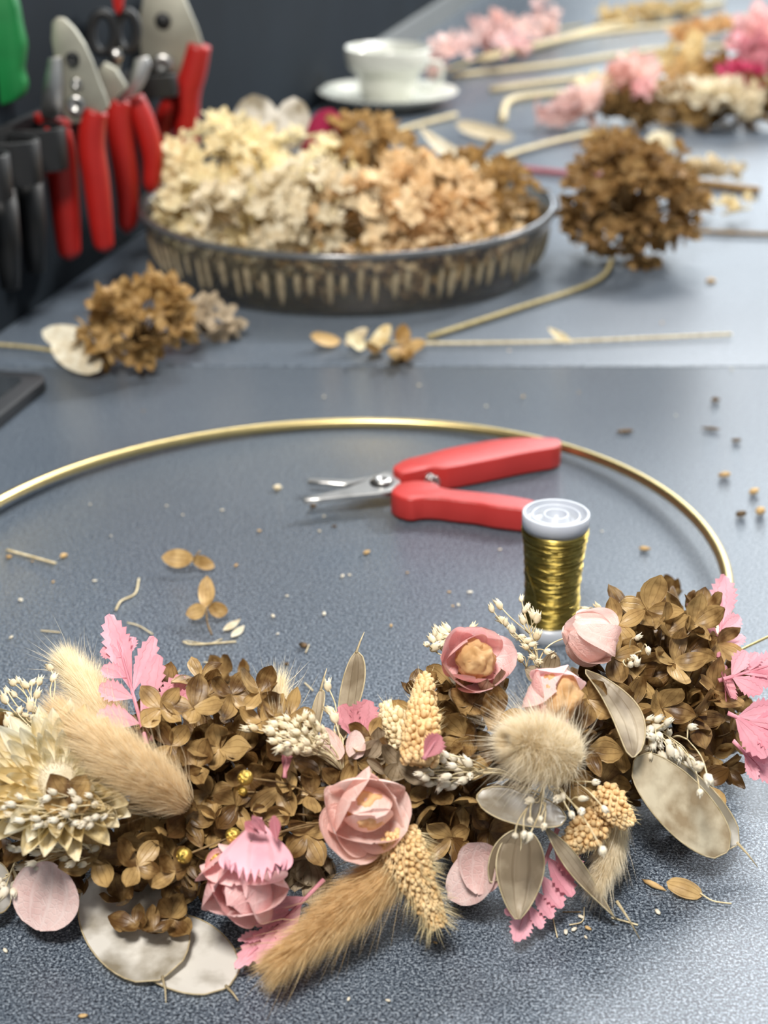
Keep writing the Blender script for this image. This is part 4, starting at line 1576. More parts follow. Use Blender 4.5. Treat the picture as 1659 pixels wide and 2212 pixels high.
# fan-shaped leaf over the front rose
v, f, u = petal(at(558, 1765, .044).__sub__(at(552, 1893, .036)).length, 0.0205, 0.15, 0.10, 0.5, 2.1, 0.03, nu=16, nv=14, seed=4)
nvv = 15
for i in range(17):
    for j in range(15):
        if i >= 15:
            v[i * nvv + j] = v[i * nvv + j].copy()
            s = 2 * j / 14 - 1
            v[i * nvv + j].x = s * 0.0098 * (1 - 0.12 * (i - 14))
            v[i * nvv + j].y = v[14 * nvv + 7].y * (1.02 + 0.025 * (i - 14)) - 0.0035 * s * s + (0.0014 if j % 2 else -0.0006) * (i - 14)
me = mesh_of('fan_leaf', (v, f), M_FERN, True, u)
o = put('pink_leaf', me, WREATH, frame(at(558, 1765, .046), at(552, 1893, .036) - at(558, 1765, .046), V(0, -0.9, 0.5)))
for (a, b) in (((575, 1800, .046), (545, 1760, .052)), ((598, 1820, .045), (592, 1762, .050)), ((560, 1800, .046), (530, 1775, .048))):
    frond(WREATH, at(*a), at(*b), V(0, -0.9, 0.4), [], M_FERNDULL, W=0.0032, top=0.02, stem=0.0004)


# ---- straw flower
def straw_flower(c, axis, R):
    B = zframe(c, axis)
    v, f = ball(R * 0.24, 14, 8, 0.5)
    me = mesh_of('flower_disc', (v, f), M_IVORY)
    me.uv_layers.new(name='UVMap')
    o = put('straw_flower', me, WREATH, B @ Matrix.Translation((0, 0, R * 0.16)))
    o['label'] = 'cream straw flower with a fuzzy pale centre'
    src = [mesh_of('bract', q[:2], M_BRACT, True, q[2]) for q in [petal(1, 0.34, 0.3, 0.35, 0.62, 0.75, 0.05, nu=8, nv=4, seed=k, fold=0.2) for k in range(5)]]
    for ring, (cnt, tilt, ln, r0) in enumerate([(18, 2, 0.90, 0.16), (18, 9, 0.84, 0.17), (17, 18, 0.72, 0.18), (16, 30, 0.56, 0.19), (14, 46, 0.38, 0.20)]):
        for k in range(cnt):
            a = 2 * PI * (k + 0.5 * (ring % 2)) / cnt + uni(-.1, .1)
            s = R * ln * uni(0.88, 1.1)
            M = B @ Matrix.Rotation(a, 4, 'Z') @ Matrix.Translation((0, R * r0, R * 0.02 * ring)) @ Matrix.Rotation(math.radians(tilt + uni(-8, 8)), 4, 'X') @ Matrix.Rotation(uni(-.25, .25), 4, 'Y') @ Matrix.Diagonal((s, s, s, 1))
            put('bract', random.choice(src), o, M)
    hv, hf = [], []
    for k in range(420):
        a, q = uni(0, 6.283), math.sqrt(uni(0, 1)) * R * 0.24
        p0 = V(q * math.cos(a), q * math.sin(a), R * 0.20)
        d = (V(math.cos(a), math.sin(a), 0) * uni(-0.2, 0.7) + V(0, 0, 1)).normalized()
        p1 = p0 + d * R * uni(0.08, 0.16)
        sd = V(-math.sin(a), math.cos(a), 0) * 0.00012
        b = len(hv)
        hv += [p0 - sd, p0 + sd, p1]
        hf.append((b, b + 1, b + 2))
    fz = put('centre_fuzz', mesh_of('centre_fuzz', (hv, hf), M_BUDW, False), o, B)
    fz['kind'] = 'stuff'
    return o


straw_flower(SP_(128, 1695, 0.013), (0.03, -0.58, 0.80), 0.0235)
# two brown petals and one floret lying over it
h = put('hydrangea_head', mesh_of('branchlets', tube([SP_(150, 1760, 0.010), SP_(148, 1745, 0.022)], 0.0005, 5), M_STEMB), WREATH)
pf = SP_(148, 1742, 0.024)
for k, (dx, w) in enumerate(((-0.55, 1), (0.5, 1), (-1.5, 0.8), (1.4, 0.8))):
    M = zframe(pf, (0, -0.75, 0.65)) @ Matrix.Rotation(dx, 4, 'Z') @ Matrix.Rotation(0.35, 4, 'X') @ Matrix.Diagonal((0.0105 * w,) * 3 + (1,))
    put('petal', HYD_BROWN[k], h, M)


# ---- sprays of tiny flowers
def cloud(cx, cy, rx, ry, n, lift0, lift1, d=13, base_z=None):
    out, tk = [], []
    for (x, y) in poisson(cx, cy, rx, ry, d, n, tk):
        if base_z is None:
            out.append(SP_(x, y, uni(lift0, lift1)))
        else:
            out.append(at(x, y, base_z + uni(lift0, lift1)))
    return out


def pxs(lst, z):
    return [at(x, y, z + uni(-.002, .002)) for x, y in lst]


spray(WREATH, at(105, 1630, .044), pxs([(28, 1475), (15, 1492), (40, 1470), (55, 1480), (10, 1510), (70, 1475), (85, 1472), (108, 1442), (115, 1465), (30, 1500), (42, 1535), (65, 1525), (72, 1550), (20, 1545), (45, 1575), (60, 1590), (30, 1582), (15, 1560), (80, 1500), (95, 1560), (5, 1585), (55, 1545)], .054), 0.00115, forks=5)
spray(WREATH, SP_(335, 1765, 0.006), cloud(130, 1750, 125, 40, 28, 0.022, 0.032), 0.00105, BUDS_W, forks=7)
spray(WREATH, SP_(275, 1855, 0.004), cloud(120, 1850, 110, 35, 24, 0.012, 0.022), 0.0010, BUDS_W, forks=6)
spray(WREATH, SP_(40, 1870, 0.004), cloud(15, 1915, 22, 22, 6, 0.006, 0.012), 0.0014, BUDS_W, forks=2)
spray(WREATH, SP_(742, 1668, 0.004), cloud(640, 1585, 62, 42, 34, 0.016, 0.024, 12), 0.00115, BUDS, forks=7)
spray(WREATH, SP_(742, 1668, 0.004), pxs([(708, 1482), (722, 1550), (712, 1535), (726, 1553), (535, 1575), (548, 1572), (590, 1578), (615, 1600)], .055), 0.0012, BUDS, forks=5)
spray(WREATH, SP_(1125, 1690, 0.006), cloud(960, 1665, 58, 38, 28, 0.012, 0.020, 12), 0.00115, BUDS_W, forks=6)
spray(WREATH, at(985, 1455, .050), pxs([(922, 1392), (933, 1380), (940, 1398), (945, 1362), (950, 1378), (958, 1368), (965, 1358), (968, 1376), (940, 1370), (955, 1392), (1020, 1356), (1028, 1366), (1035, 1372), (1072, 1385), (1064, 1398)], .060), 0.00125, BUDS, forks=4)
spray(WREATH, at(1165, 1455, .046), pxs([(1062, 1315), (1078, 1307), (1085, 1340), (1092, 1345), (1106, 1360), (1126, 1294), (1140, 1310), (1134, 1318), (1129, 1340), (1152, 1330), (1160, 1336), (1160, 1374), (1126, 1376), (1140, 1384), (1150, 1392), (1135, 1398), (1120, 1418), (1125, 1425), (1183, 1408), (1192, 1418), (1150, 1420), (1163, 1430)], .060), 0.00120, BUDS, forks=6)
spray(WREATH, SP_(1385, 1560, 0.004), cloud(1420, 1600, 45, 55, 20, 0.012, 0.020, 12) + cloud(1468, 1660, 40, 45, 18, 0.012, 0.020, 12), 0.00125, BUDS_W, forks=7)
spray(WREATH, SP_(1440, 1600, 0.004), pxs([(1495, 1570), (1508, 1655), (1530, 1683), (1512, 1712)], .048), 0.0014, BUDS_W, forks=2)
spray(WREATH, SP_(1180, 1690, 0.006), pxs([(1112, 1805), (1132, 1802), (1142, 1808), (1175, 1785), (1168, 1768), (1145, 1772), (1258, 1725), (1256, 1753), (1306, 1748), (1302, 1838), (1286, 1690), (1205, 1725), (1215, 1720), (1128, 1705), (1145, 1730), (1235, 1760)], .046), 0.0011, BUDS_W, forks=6)
spray(WREATH, SP_(1350, 1440, 0.002), pxs([(1378, 1377), (1400, 1404), (1362, 1436), (1376, 1432), (1370, 1420)], .064), 0.0012, BUDS_W, forks=3)
spray(WREATH, at(1300, 1360, .046), pxs([(1264, 1316), (1285, 1320), (1292, 1312)], .054), 0.0013, BUDS, forks=2)


# ---- gold berries on brown stems
def berries(base, spots):
    base = Vector(base)
    tubes, hs = [], []
    for (x, y, lift, r) in spots:
        p = SP_(x, y, lift)
        tubes.append(tube(smooth_path([base, base.lerp(p, 0.5) + jitter(0.001) + V(0, 0, 0.002), p], 5), 0.0003, 5))
        hs.append((p, r, (p - base).normalized()))
    me = mesh_of('berry_stems', join(tubes), M_STEMB)
    o = put('gold_berry_sprig', me, WREATH, recenter(me, base))
    for p, r, d in hs:
        put('berry', BERRY, o, zframe(p, (d * 0.5 + TOCAM * 0.8 + jitter(0.1)).normalized()) @ Matrix.Diagonal((r, r, r, 1)))


berries(SP_(735, 1772, 0.006), [(504, 1805, 0.022, 0.0023), (548, 1822, 0.027, 0.0034), (398, 1848, 0.020, 0.0024), (462, 1858, 0.022, 0.0026)])
berries(SP_(690, 1725, 0.006), [(530, 1680, 0.020, 0.0023), (525, 1710, 0.008, 0.0014)])

# ---- papery curled florets
for (x, y, lift, size) in ((665, 1855, 0.006, 0.0125), (650, 1905, 0.0, 0.0125), (690, 1895, 0.004, 0.011), (905, 1690, 0.002, 0.0095), (860, 1650, 0.010, 0.0095), (790, 1640, 0.006, 0.008), (820, 1615, 0.004, 0.007), (1060, 1480, 0.008, 0.0105), (1180, 1470, 0.002, 0.010), (1000, 1480, 0.006, 0.011)):
    p, n = S(x, y, lift)
    p = p + V(0, 0, max(0, 0.012 - p.z))
    h = put('papery_floret', mesh_of('floret_stalk', tube([V(0, 0, -0.004), V(0, 0, 0)], 0.0005, 5), M_STEMB), WREATH, zframe(p, (n + TOCAM * 0.6).normalized()))
    for M in floret_mats(p, (n * 0.6 + TOCAM * 0.7 + jitter(0.25)).normalized(), size, uni(0.2, 0.7)):
        put('floret_petal', random.choice(HYD_GREYTAN), h, M)

# ---- loose wire tail
me = mesh_of('wire_tail', tube(smooth_path([at(1548, 1432, .030), at(1600, 1404, .030), at(1680, 1366, .033)], 6), 0.0005, 6), M_GOLD)
put('wire_tail', me, WREATH, recenter(me, at(1548, 1432, .030)))
me = mesh_of('wire_tail', tube(smooth_path([at(1150, 1465, .05), at(1180, 1400, .058), at(1235, 1372, .058)], 6), 0.00025, 5), M_STRAW)
put('stray_stem', me, WREATH, recenter(me, at(1150, 1465, .05)))

# ------------------------------------------------------------------ flowers heaped in the glass dish
GROUNDED[0] = False


def dish_head(px, py, Y, r, n, size, mat, label, flat=0.8, name='hydrangea_flower'):
    c = atY(px, py, Y)
    # stay inside the bowl
    d = V(c.x - DISH.x, c.y - DISH.y, 0)
    lim = 0.136 - r
    if d.length > lim:
        d = d * (lim / d.length)
        c = V(DISH.x + d.x, DISH.y + d.y, c.z)
    rz = max(min(r * flat, c.z - 0.012), r * 0.5)
    return hydrangea_head(name, c, r, r, rz, n, size, mat, label, 'flower', 'dried hydrangea heads heaped in the glass dish', lower=-0.75)


dish_head(400, 485, 1.035, 0.046, 90, 0.0115, M_CREAM, 'pale yellow hydrangea head at the left rim of the dish')
dish_head(470, 385, 1.095, 0.050, 110, 0.0120, M_CREAM, 'big cream hydrangea head, tallest of the heap in the dish')
dish_head(545, 490, 1.010, 0.042, 80, 0.0110, M_IVORY, 'ivory hydrangea head with tan shadows at the front of the dish')
dish_head(690, 465, 1.010, 0.042, 95, 0.0095, M_IVORY, 'whitish fine-petalled hydrangea head in the middle of the dish')
dish_head(775, 365, 1.130, 0.046, 95, 0.0120, M_TAN, 'golden tan hydrangea head at the back of the dish')
dish_head(900, 455, 1.040, 0.048, 100, 0.0115, M_PEACHPALE, 'peach hydrangea head on the right side of the dish')
dish_head(1055, 425, 1.095, 0.040, 70, 0.0115, M_TAN, 'small tan hydrangea head at the right rim of the dish')
dish_head(640, 395, 1.090, 0.044, 80, 0.0115, M_CREAM, 'cream hydrangea head behind the whitish one in the dish')
dish_head(800, 475, 1.000, 0.036, 60, 0.0105, M_PEACHPALE, 'little peach hydrangea head at the front rim of the dish')


def disc_petal(name, p0, p1, w, hint, mat, label, cat='petal', group=None, rim=True, **kw):
    p0, p1 = Vector(p0), Vector(p1)
    a = dict(bend=0.1, cup=0.1, tip=0.45, base=0.9, wave=0.02, nu=12, nv=8, seed=random.randint(0, 999))
    a.update(kw)
    v, f, u = petal((p1 - p0).length, w, **a)
    o = put(name, mesh_of(name, (v, f), mat, True, u), None, frame(p0, p1 - p0, hint))
    return tag(o, label, cat, group)


disc_petal('seed_pod', atY(560, 335, 1.13), atY(548, 205, 1.145), 0.036, V(0.1, -1, 0.2), M_POD, 'upright pearly seed pod, left of two rising from the dish', 'pod')
disc_petal('seed_pod', atY(625, 325, 1.125), atY(640, 212, 1.14), 0.030, V(-0.4, -1, 0.2), M_POD, 'upright pearly seed pod beside the magenta petals', 'pod')
disc_petal('rose_petal', atY(690, 330, 1.12), atY(715, 235, 1.13), 0.026, V(0.2, -1, 0.3), M_MAGENTA, 'magenta petal standing up at the back of the dish', 'petal', cup=0.3)
disc_petal('rose_petal', atY(680, 340, 1.11), atY(665, 300, 1.11), 0.016, V(0.2, -1, 0.3), M_MAGENTA, 'small magenta petal tucked against the pearly pods', 'petal', cup=0.3)
disc_petal('seed_pod', atY(400, 380, 1.07), atY(418, 300, 1.085), 0.020, V(-0.5, -1, 0.4), M_IVORY, 'white papery pod at the top left of the heap', 'pod')
disc_petal('seed_pod', atY(1050, 385, 1.16), atY(905, 290, 1.20), 0.018, V(0.2, -0.6, 0.8), M_IVORY, 'long ivory pod leaning out over the back rim of the dish', 'pod', tip=0.8)

# loose petals lying along the inside of the glass
ms = {}
for i in range(760):
    a_, rr, z_ = uni(0, 2 * PI), uni(0.075, 0.130), uni(0.008, 0.042)
    rr = min(rr, 0.110 + z_ * 0.5)
    p_ = DISH + V(rr * math.cos(a_), rr * math.sin(a_), z_)
    k_ = 0 if math.cos(a_ - 2.6) > uni(-0.5, 0.5) else (1 if uni(0, 1) < 0.5 else 2)
    ms.setdefault(k_, []).extend(floret_mats(p_, (V(math.cos(a_), math.sin(a_), 0.4) + jitter(.4)).normalized(), 0.0088, 0.4, n=2))
for k_, (mt, lb) in enumerate(((M_CREAM, 'cream loose petals'), (M_PEACHPALE, 'peach loose petals'), (M_TAN, 'tan loose petals'))):
    me, M = stuff_mesh('loose_petals', merge_petals(ms[k_], HYD_VARIANTS), mt, DISH)
    tag(put('loose_petals', me, None, M), lb + ' lining the inside of the glass dish', 'petals', None, 'stuff')

# ------------------------------------------------------------------ far side of the table
GROUNDED[0] = True
c = at(1352, 560, 0)
hydrangea_head('hydrangea_flower', (c.x, c.y - 0.005, 0.046), 0.046, 0.046, 0.043, 190, 0.0115, M_GOLDBROWN, 'round brown dried hydrangea head standing right of the glass dish', 'flower', lower=-0.95,
               stem=[V(c.x - 0.01, c.y - 0.01, 0.01), at(1290, 605, 0.004), at(1100, 672, 0.003), at(925, 728, 0.003)], org=(c.x, c.y, 0))


def stem_thing(name, pts, r, mat, label, cat='stem', flat=1.0, group=None):
    P = smooth_path([Vector(p) for p in pts], 6)
    for p in P:
        p.z = max(p.z, r + 0.0003)
    me = mesh_of(name, tube(P, r, 6, flat=flat), mat)
    o = put(name, me, None, recenter(me, P[0]))
    return tag(o, label, cat, group)


def table_petal(name, p0, p1, w, mat, label, cat='petal', group=None, hint=(0, -0.3, 1), **kw):
    return disc_petal(name, p0, p1, w, V(*hint), mat, label, cat, group, **kw)


# left: broken hydrangea bunch with pods and a straw stalk
c = at(300, 790, 0)
h = hydrangea_head('hydrangea_sprig', (c.x + 0.002, c.y, 0.026), 0.030, 0.024, 0.024, 48, 0.0125, M_TAN, 'tan hydrangea sprig lying left in front of the dish', 'flower', lower=-0.7, org=(c.x, c.y, 0))
h2 = at(445, 735, 0)
hydrangea_head('hydrangea_sprig', (h2.x, h2.y, 0.012), 0.019, 0.010, 0.012, 16, 0.0095, M_GREYTAN, 'beige dried floret cluster between the tan sprig and the dish', 'flower', lower=-0.6, org=(h2.x, h2.y, 0))
table_petal('seed_pod', at(200, 740, .012), at(98, 722, .010), 0.017, M_IVORY, 'white papery pod sticking out left of the tan sprig', 'pod', hint=(0, -0.7, 0.8))
table_petal('seed_pod', at(215, 800, .006), at(120, 748, .010), 0.018, M_IVORY, 'cream papery pod under the left side of the tan sprig', 'pod', hint=(0, -0.7, 0.8))
stem_thing('straw_stalk', [at(-40, 742, .003), at(60, 750, .003), at(140, 762, .004)], 0.0011, M_STEMG, 'thin straw stalk running off the left edge')

# middle sprig
sp = empty('dried_sprig', at(790, 750, 0), 'dried sprig with yellow-tan petals in front of the dish', 'flower')
me = mesh_of('stalk', tube(smooth_path([at(770, 738, .004), at(900, 742, .003), at(1200, 738, .003), at(1400, 730, .003), at(1580, 722, .003)], 6), 0.0010, 6), M_STRAW)
put('stalk', me, sp, recenter(me, at(790, 745, .003)))
for (a, b, w, m) in (((735, 735, .004), (665, 735, .007), 0.011, M_TAN), ((745, 742, .004), (800, 715, .012), 0.010, M_IVORY), ((790, 748, .004), (740, 728, .012), 0.011, M_CREAM), ((800, 752, .003), (850, 705, .016), 0.011, M_CREAM), ((870, 750, .004), (840, 785, .006), 0.010, M_TAN),
                     ((872, 748, .004), (925, 750, .006), 0.011, M_TAN), ((868, 748, .004), (872, 700, .016), 0.010, M_TAN), ((872, 750, .004), (885, 792, .004), 0.009, M_TAN), ((820, 750, .003), (790, 760, .010), 0.009, M_TAN)):
    v, f, u = petal((at(*b) - at(*a)).length, w, 0.2, 0.2, 0.55, 0.9, 0.03, seed=random.randint(0, 99), nu=8, nv=6)
    put('petal', mesh_of('petal', (v, f), m, True, u), sp, frame(at(*a), at(*b) - at(*a), V(0, -0.6, 0.8)))
v, f, u = petal(0.018, 0.006, 0.2, 0.1, 0.7, 0.9, 0.03, nu=8, nv=4)
put('leaf', mesh_of('leaf', (v, f), M_STRAW, True, u), sp, frame(at(1235, 740, .003), at(1175, 712, .007) - at(1235, 740, .003), V(0, -0.5, 0.8)))

# twigs and stalks
stem_thing('pink_twig', [at(1105, 362, .004), at(1220, 374, .004), at(1345, 384, .004)], 0.0030, M_FERNDULL, 'dusky pink twig pointing at the dish rim', 'twig')
stem_thing('tan_twig', [at(1345, 386, .004), at(1500, 395, .004), at(1640, 412, .004)], 0.0034, M_TAN, 'thick tan twig behind the brown hydrangea head', 'twig')
stem_thing('grey_stalk', [at(1470, 498, .003), at(1580, 503, .003), at(1720, 508, .003)], 0.0019, M_STEMB, 'thin dark stalk right of the brown hydrangea head')
stem_thing('straw_leaf', [at(1030, 362, .003), at(1110, 330, .004), at(1200, 305, .004), at(1290, 285, .004)], 0.0042, M_STRAW, 'pale flat straw blade behind the dish', 'leaf', flat=0.35)
stem_thing('straw_stalk', [at(780, 322, .003), at(870, 280, .003), at(985, 248, .003)], 0.0026, M_STRAW, 'straw stalk between the dish and the saucer')
table_petal('seed_pod', at(1110, 298, .004), at(985, 275, .010), 0.020, M_IVORY, 'pale pod lying right of the saucer', 'pod', hint=(0, -0.6, 0.8))
stem_thing('bent_straw', [at(1085, 262, .003), at(1098, 222, .003), at(1160, 208, .003), at(1260, 200, .003)], 0.0040, M_STRAW, 'bent straw stalk left of the far flowers')
stem_thing('straw_stalk', [at(975, 165, .003), at(1200, 140, .003), at(1450, 105, .003), at(1720, 100, .003)], 0.0032, M_STRAW, 'long straw stalk crossing below the pink larkspur')
stem_thing('straw_stalk', [at(1040, 130, .014), at(1250, 78, .014), at(1480, 52, .012), at(1720, 22, .006)], 0.0040, M_STRAW, 'long straw stalk leading right from the pink larkspur')
stem_thing('straw_stalk', [at(1150, 105, .004), at(1300, 60, .006), at(1420, 35, .006), at(1560, 5, .006)], 0.0050, M_STRAW, 'farthest straw stalk along the top of the picture')
stem_thing('straw_stalk', [at(1060, 195, .003), at(1300, 165, .003), at(1420, 165, .003)], 0.0034, M_STRAW, 'straw stalk running into the far garland')


def ear(px0, py0, px1, py1, n, size, mat, label, z=.008):
    a, b = at(px0, py0, z), at(px1, py1, z)
    ms = []
    for i in range(n):
        t = uni(0, 1)
        ms += floret_mats(a.lerp(b, t) + V(0, 0, uni(-.002, .008)), (V(0, 0, 1) + jitter(.7)).normalized(), size, 0.6, n=3)
    o_ = a.lerp(b, .5)
    o_ = V(o_.x, o_.y, 0.0)
    root = empty('dried_ear', o_, label, 'flower')
    me = mesh_of('ear_stem', tube([a, b], 0.0012, 5), M_STRAW)
    put('ear_stem', me, root, recenter(me, o_))
    me, M = stuff_mesh('ear_petals', merge_petals(ms, HYD_VARIANTS), mat, o_)
    o = put('ear_petals', me, root, M)
    o['kind'] = 'stuff'
    return root


ear(1290, 52, 1420, 34, 20, 0.022, M_CREAM, 'pale yellow dried ear at the top right')
ear(1450, 95, 1590, 60, 22, 0.022, M_PEACH, 'golden dried ear right of the pale yellow one')
ear(1430, 30, 1520, 18, 14, 0.018, M_CREAM, 'pale dried ear at the upper edge of the picture')
ear(1260, 325, 1340, 310, 16, 0.013, M_TAN, 'small tan tuft behind the brown hydrangea head')
ear(1350, 345, 1440, 325, 22, 0.013, M_IVORY, 'cream tuft directly behind the brown hydrangea head')
ear(1440, 372, 1600, 380, 30, 0.011, M_IVORY, 'whitish feathery tuft along the tan twig')
ear(1560, 462, 1620, 448, 6, 0.010, M_CREAM, 'little pale yellow floret right of the brown hydrangea head')
ear(1500, 455, 1545, 440, 5, 0.009, M_CREAM, 'little ivory floret touching the brown hydrangea head')

# pink larkspur
lk = empty('larkspur_stem', at(1060, 150, 0), 'pink larkspur stem lying beyond the teacup', 'flower')
me = mesh_of('stalk', tube(smooth_path([at(930, 165, .010), at(1050, 120, .014), at(1180, 70, .014), at(1260, 55, .008)], 6), 0.002, 6), M_STEMG)
put('stalk', me, lk, recenter(me, at(1060, 150, 0)))
for (x, y, r, m) in ((945, 128, .030, M_PALEPINK), (985, 118, .026, M_BLUSH), (1045, 85, .032, M_BLUSH), (1085, 75, .036, M_PALEPINK), (1120, 82, .034, M_PALEPINK), (1110, 105, .024, M_PINK), (1165, 38, .030, M_BLUSH), (1180, 55, .024, M_PALEPINK), (1010, 100, .022, M_BLUSH)):
    p = at(x, y, 0.028)
    ms = []
    for i in range(7):
        ms += floret_mats(p + jitter(0.010), (V(0, -0.5, 1) + jitter(.6)).normalized(), r * 0.56, 0.5)
    me, M = stuff_mesh('blossom', merge_petals(ms, HYD_VARIANTS), m, p)
    put('blossom', me, lk, M)

# second garland, out of focus
fg = empty('flower_garland', at(1450, 262, 0), 'second dried flower garland on the far right of the table', 'garland')
FGA = [at(1190, 272, .0), at(1300, 262, .0), at(1420, 255, .0), at(1540, 248, .0), at(1680, 240, .0), at(1800, 235, .0)]


def fg_blob(name, x, y, z, spread, n, size, mat):
    p = at(x, y, z)
    ms = []
    for i in range(n):
        ms += floret_mats(p + V(random.gauss(0, spread), random.gauss(0, spread * .8), random.gauss(0, spread * .6)), (V(0, -0.6, 0.8) + jitter(.6)).normalized(), size, 0.5)
    me, M = stuff_mesh(name, merge_petals(ms, HYD_VARIANTS), mat, p)
    put(name, me, fg, M)


me = mesh_of('backbone', tube([p + V(0, 0, 0.012) for p in FGA], 0.004, 6), M_STEMB)
put('backbone', me, fg, recenter(me, FGA[2]))
for (nm, x, y, z, sp_, n, sz, m) in (
        ('pink_blossom', 1215, 245, .015, .008, 8, .020, M_BLUSH), ('pink_blossom', 1265, 225, .022, .009, 8, .020, M_PALEPINK), ('yellow_tuft', 1290, 200, .03, .007, 7, .018, M_CREAM),
        ('brown_florets', 1340, 225, .022, .010, 14, .017, M_BROWN), ('pink_blossom', 1350, 165, .045, .010, 10, .022, M_PALEPINK), ('pink_blossom', 1385, 190, .040, .006, 6, .014, M_PINK),
        ('cream_blossom', 1430, 205, .030, .010, 12, .018, M_IVORY), ('brown_florets', 1420, 245, .014, .012, 14, .016, M_BROWN), ('tan_florets', 1480, 175, .040, .012, 16, .018, M_TAN),
        ('cream_blossom', 1530, 200, .035, .011, 14, .018, M_IVORY), ('brown_florets', 1500, 235, .018, .014, 18, .016, M_BROWN), ('tan_florets', 1560, 150, .048, .011, 12, .018, M_TAN),
        ('cream_blossom', 1590, 225, .025, .009, 10, .018, M_IVORY), ('magenta_rose', 1615, 168, .045, .007, 10, .019, M_MAGENTA), ('brown_florets', 1640, 205, .030, .013, 22, .018, M_BROWN),
        ('pink_leaves', 1640, 85, .070, .010, 7, .026, M_PINK), ('pink_leaves', 1615, 60, .078, .009, 5, .024, M_PINK), ('pink_leaves', 1635, 130, .055, .010, 8, .024, M_FERNDULL), ('tan_florets', 1480, 130, .05, .012, 8, .018, M_CREAM),
        ('brown_florets', 1590, 240, .014, .014, 16, .016, M_BROWN), ('brown_florets', 1700, 215, .025, .014, 16, .017, M_BROWN)):
    fg_blob(nm, x, y, z, sp_, n, sz, m)

# ------------------------------------------------------------------ loose bits on the table
def loose_floret(px, py, spec, label, mat=M_TAN, stalk=None):
    o = empty('loose_floret', at(px, py, 0), label, 'floret')
    for (a, b, w) in spec:
        A, B = at(*a), at(*b)
        v, f, u = petal((B - A).length, w, 0.12, 0.18, 0.55, 0.95, 0.04, nu=9, nv=6, seed=random.randint(0, 99))
        put('petal', mesh_of('petal', (v, f), mat, True, u), o, frame(A, B - A, V(0, -0.75, 0.65)))
    if stalk:
        P = [at(*q) for q in stalk]
        me = mesh_of('stalk', tube(smooth_path(P, 4), 0.0004, 5), M_STEMB)
        put('stalk', me, o, recenter(me, P[0]))
    return o


loose_floret(410, 1225, [((418, 1208, .0075), (352, 1205, .006), 0.0085), ((416, 1206, .0075), (462, 1225, .002), 0.0060)], 'bow-shaped pair of golden petals lying inside the hoop', M_TAN, [(432, 1190, .008), (418, 1206, .0075)])
loose_floret(448, 1318, [((446, 1312, .008), (447, 1250, .013), 0.0068), ((444, 1314, .008), (404, 1328, .004), 0.0066), ((450, 1313, .008), (490, 1322, .004), 0.0066)], 'upright three-petalled brown floret in front of the golden pair', M_TAN, [(446, 1314, .008), (448, 1345, .004), (458, 1372, .001)])


def straw(pts, label, r=0.00032, mat=M_STRAW, group=None, name='straw_fibre'):
    P = smooth_path([at(x, y, r + 0.0004) for x, y in pts], 6)
    me = mesh_of(name, tube(P, r, 5), mat)
    return tag(put(name, me, None, recenter(me, P[0])), label, 'straw', group)


straw([(15, 1188), (70, 1203), (120, 1217)], 'pale straw piece at the left edge inside the hoop', 0.0006)
straw([(250, 1318), (262, 1298), (292, 1282), (300, 1250)], 'curved pale fibre left of the three-petalled floret', 0.00045)
straw([(275, 1345), (300, 1352), (330, 1370)], 'short pale fibre above the tall pink leaf', 0.0003)
straw([(88, 1362), (130, 1366)], 'short pale fibre near the left edge', 0.0003)
straw([(395, 1386), (420, 1392), (510, 1386)], 'straight whitish fibre in front of the three-petalled floret', 0.0004)
straw([(400, 1384), (450, 1390), (480, 1380)], 'thin whitish fibre crossing the straight one', 0.00022)
straw([(440, 1430), (465, 1434), (492, 1432)], 'tiny white fibre left of the round berry husk', 0.00025)
straw([(462, 1440), (465, 1455), (485, 1462)], 'tiny hooked white fibre above the brown petals', 0.00028)
straw([(348, 1474), (390, 1448)], 'fine white fibre behind the pink leaf', 0.0002)
straw([(658, 1475), (676, 1492)], 'small white fibre left of the narrow grey pod', 0.0003)
straw([(660, 1410), (668, 1392)], 'white hair beside the brown bud', 0.00022)
straw([(1230, 1998), (1258, 1990), (1262, 1960)], 'thin fibre on the table below the fluffy tail', 0.0002)
straw([(1192, 1965), (1196, 1990), (1204, 2025)], 'thin curved fibre in front of the pink leaf', 0.0002)
straw([(1215, 1970), (1255, 1970)], 'thin brown straight fibre in front of the pink leaf', 0.00022, M_STEMB)
straw([(1320, 1982), (1350, 1990), (1378, 1998)], 'pale fibre at the tip of the narrow grey pod', 0.0003)


def seed_thing(px, py, rx, ry, mat, label, cat='seed', rot=0.0, group=None, name='seed'):
    """lumpy seed or crumb with a pointed end"""
    v, f = ball(1.0, 8, 6, 1.0)
    out = []
    sd = random.randint(0, 50)
    for p in v:
        k = 1 + 0.25 * noise.noise(p * 1.7 + V(sd, 0, 0))
        tip = 1 - 0.35 * max(0, p.x)
        out.append(V(p.x * rx * k, p.y * ry * k * tip, p.z * min(rx, ry) * 0.8 * k))
    me = mesh_of(name, (out, f), mat)
    p = at(px, py, 0)
    zmin = min(q.z for q in out)
    o = put(name, me, None, Matrix.Translation((p.x, p.y, 0.0003 - zmin)) @ Matrix.Rotation(rot, 4, 'Z'))
    return tag(o, label, cat, group)


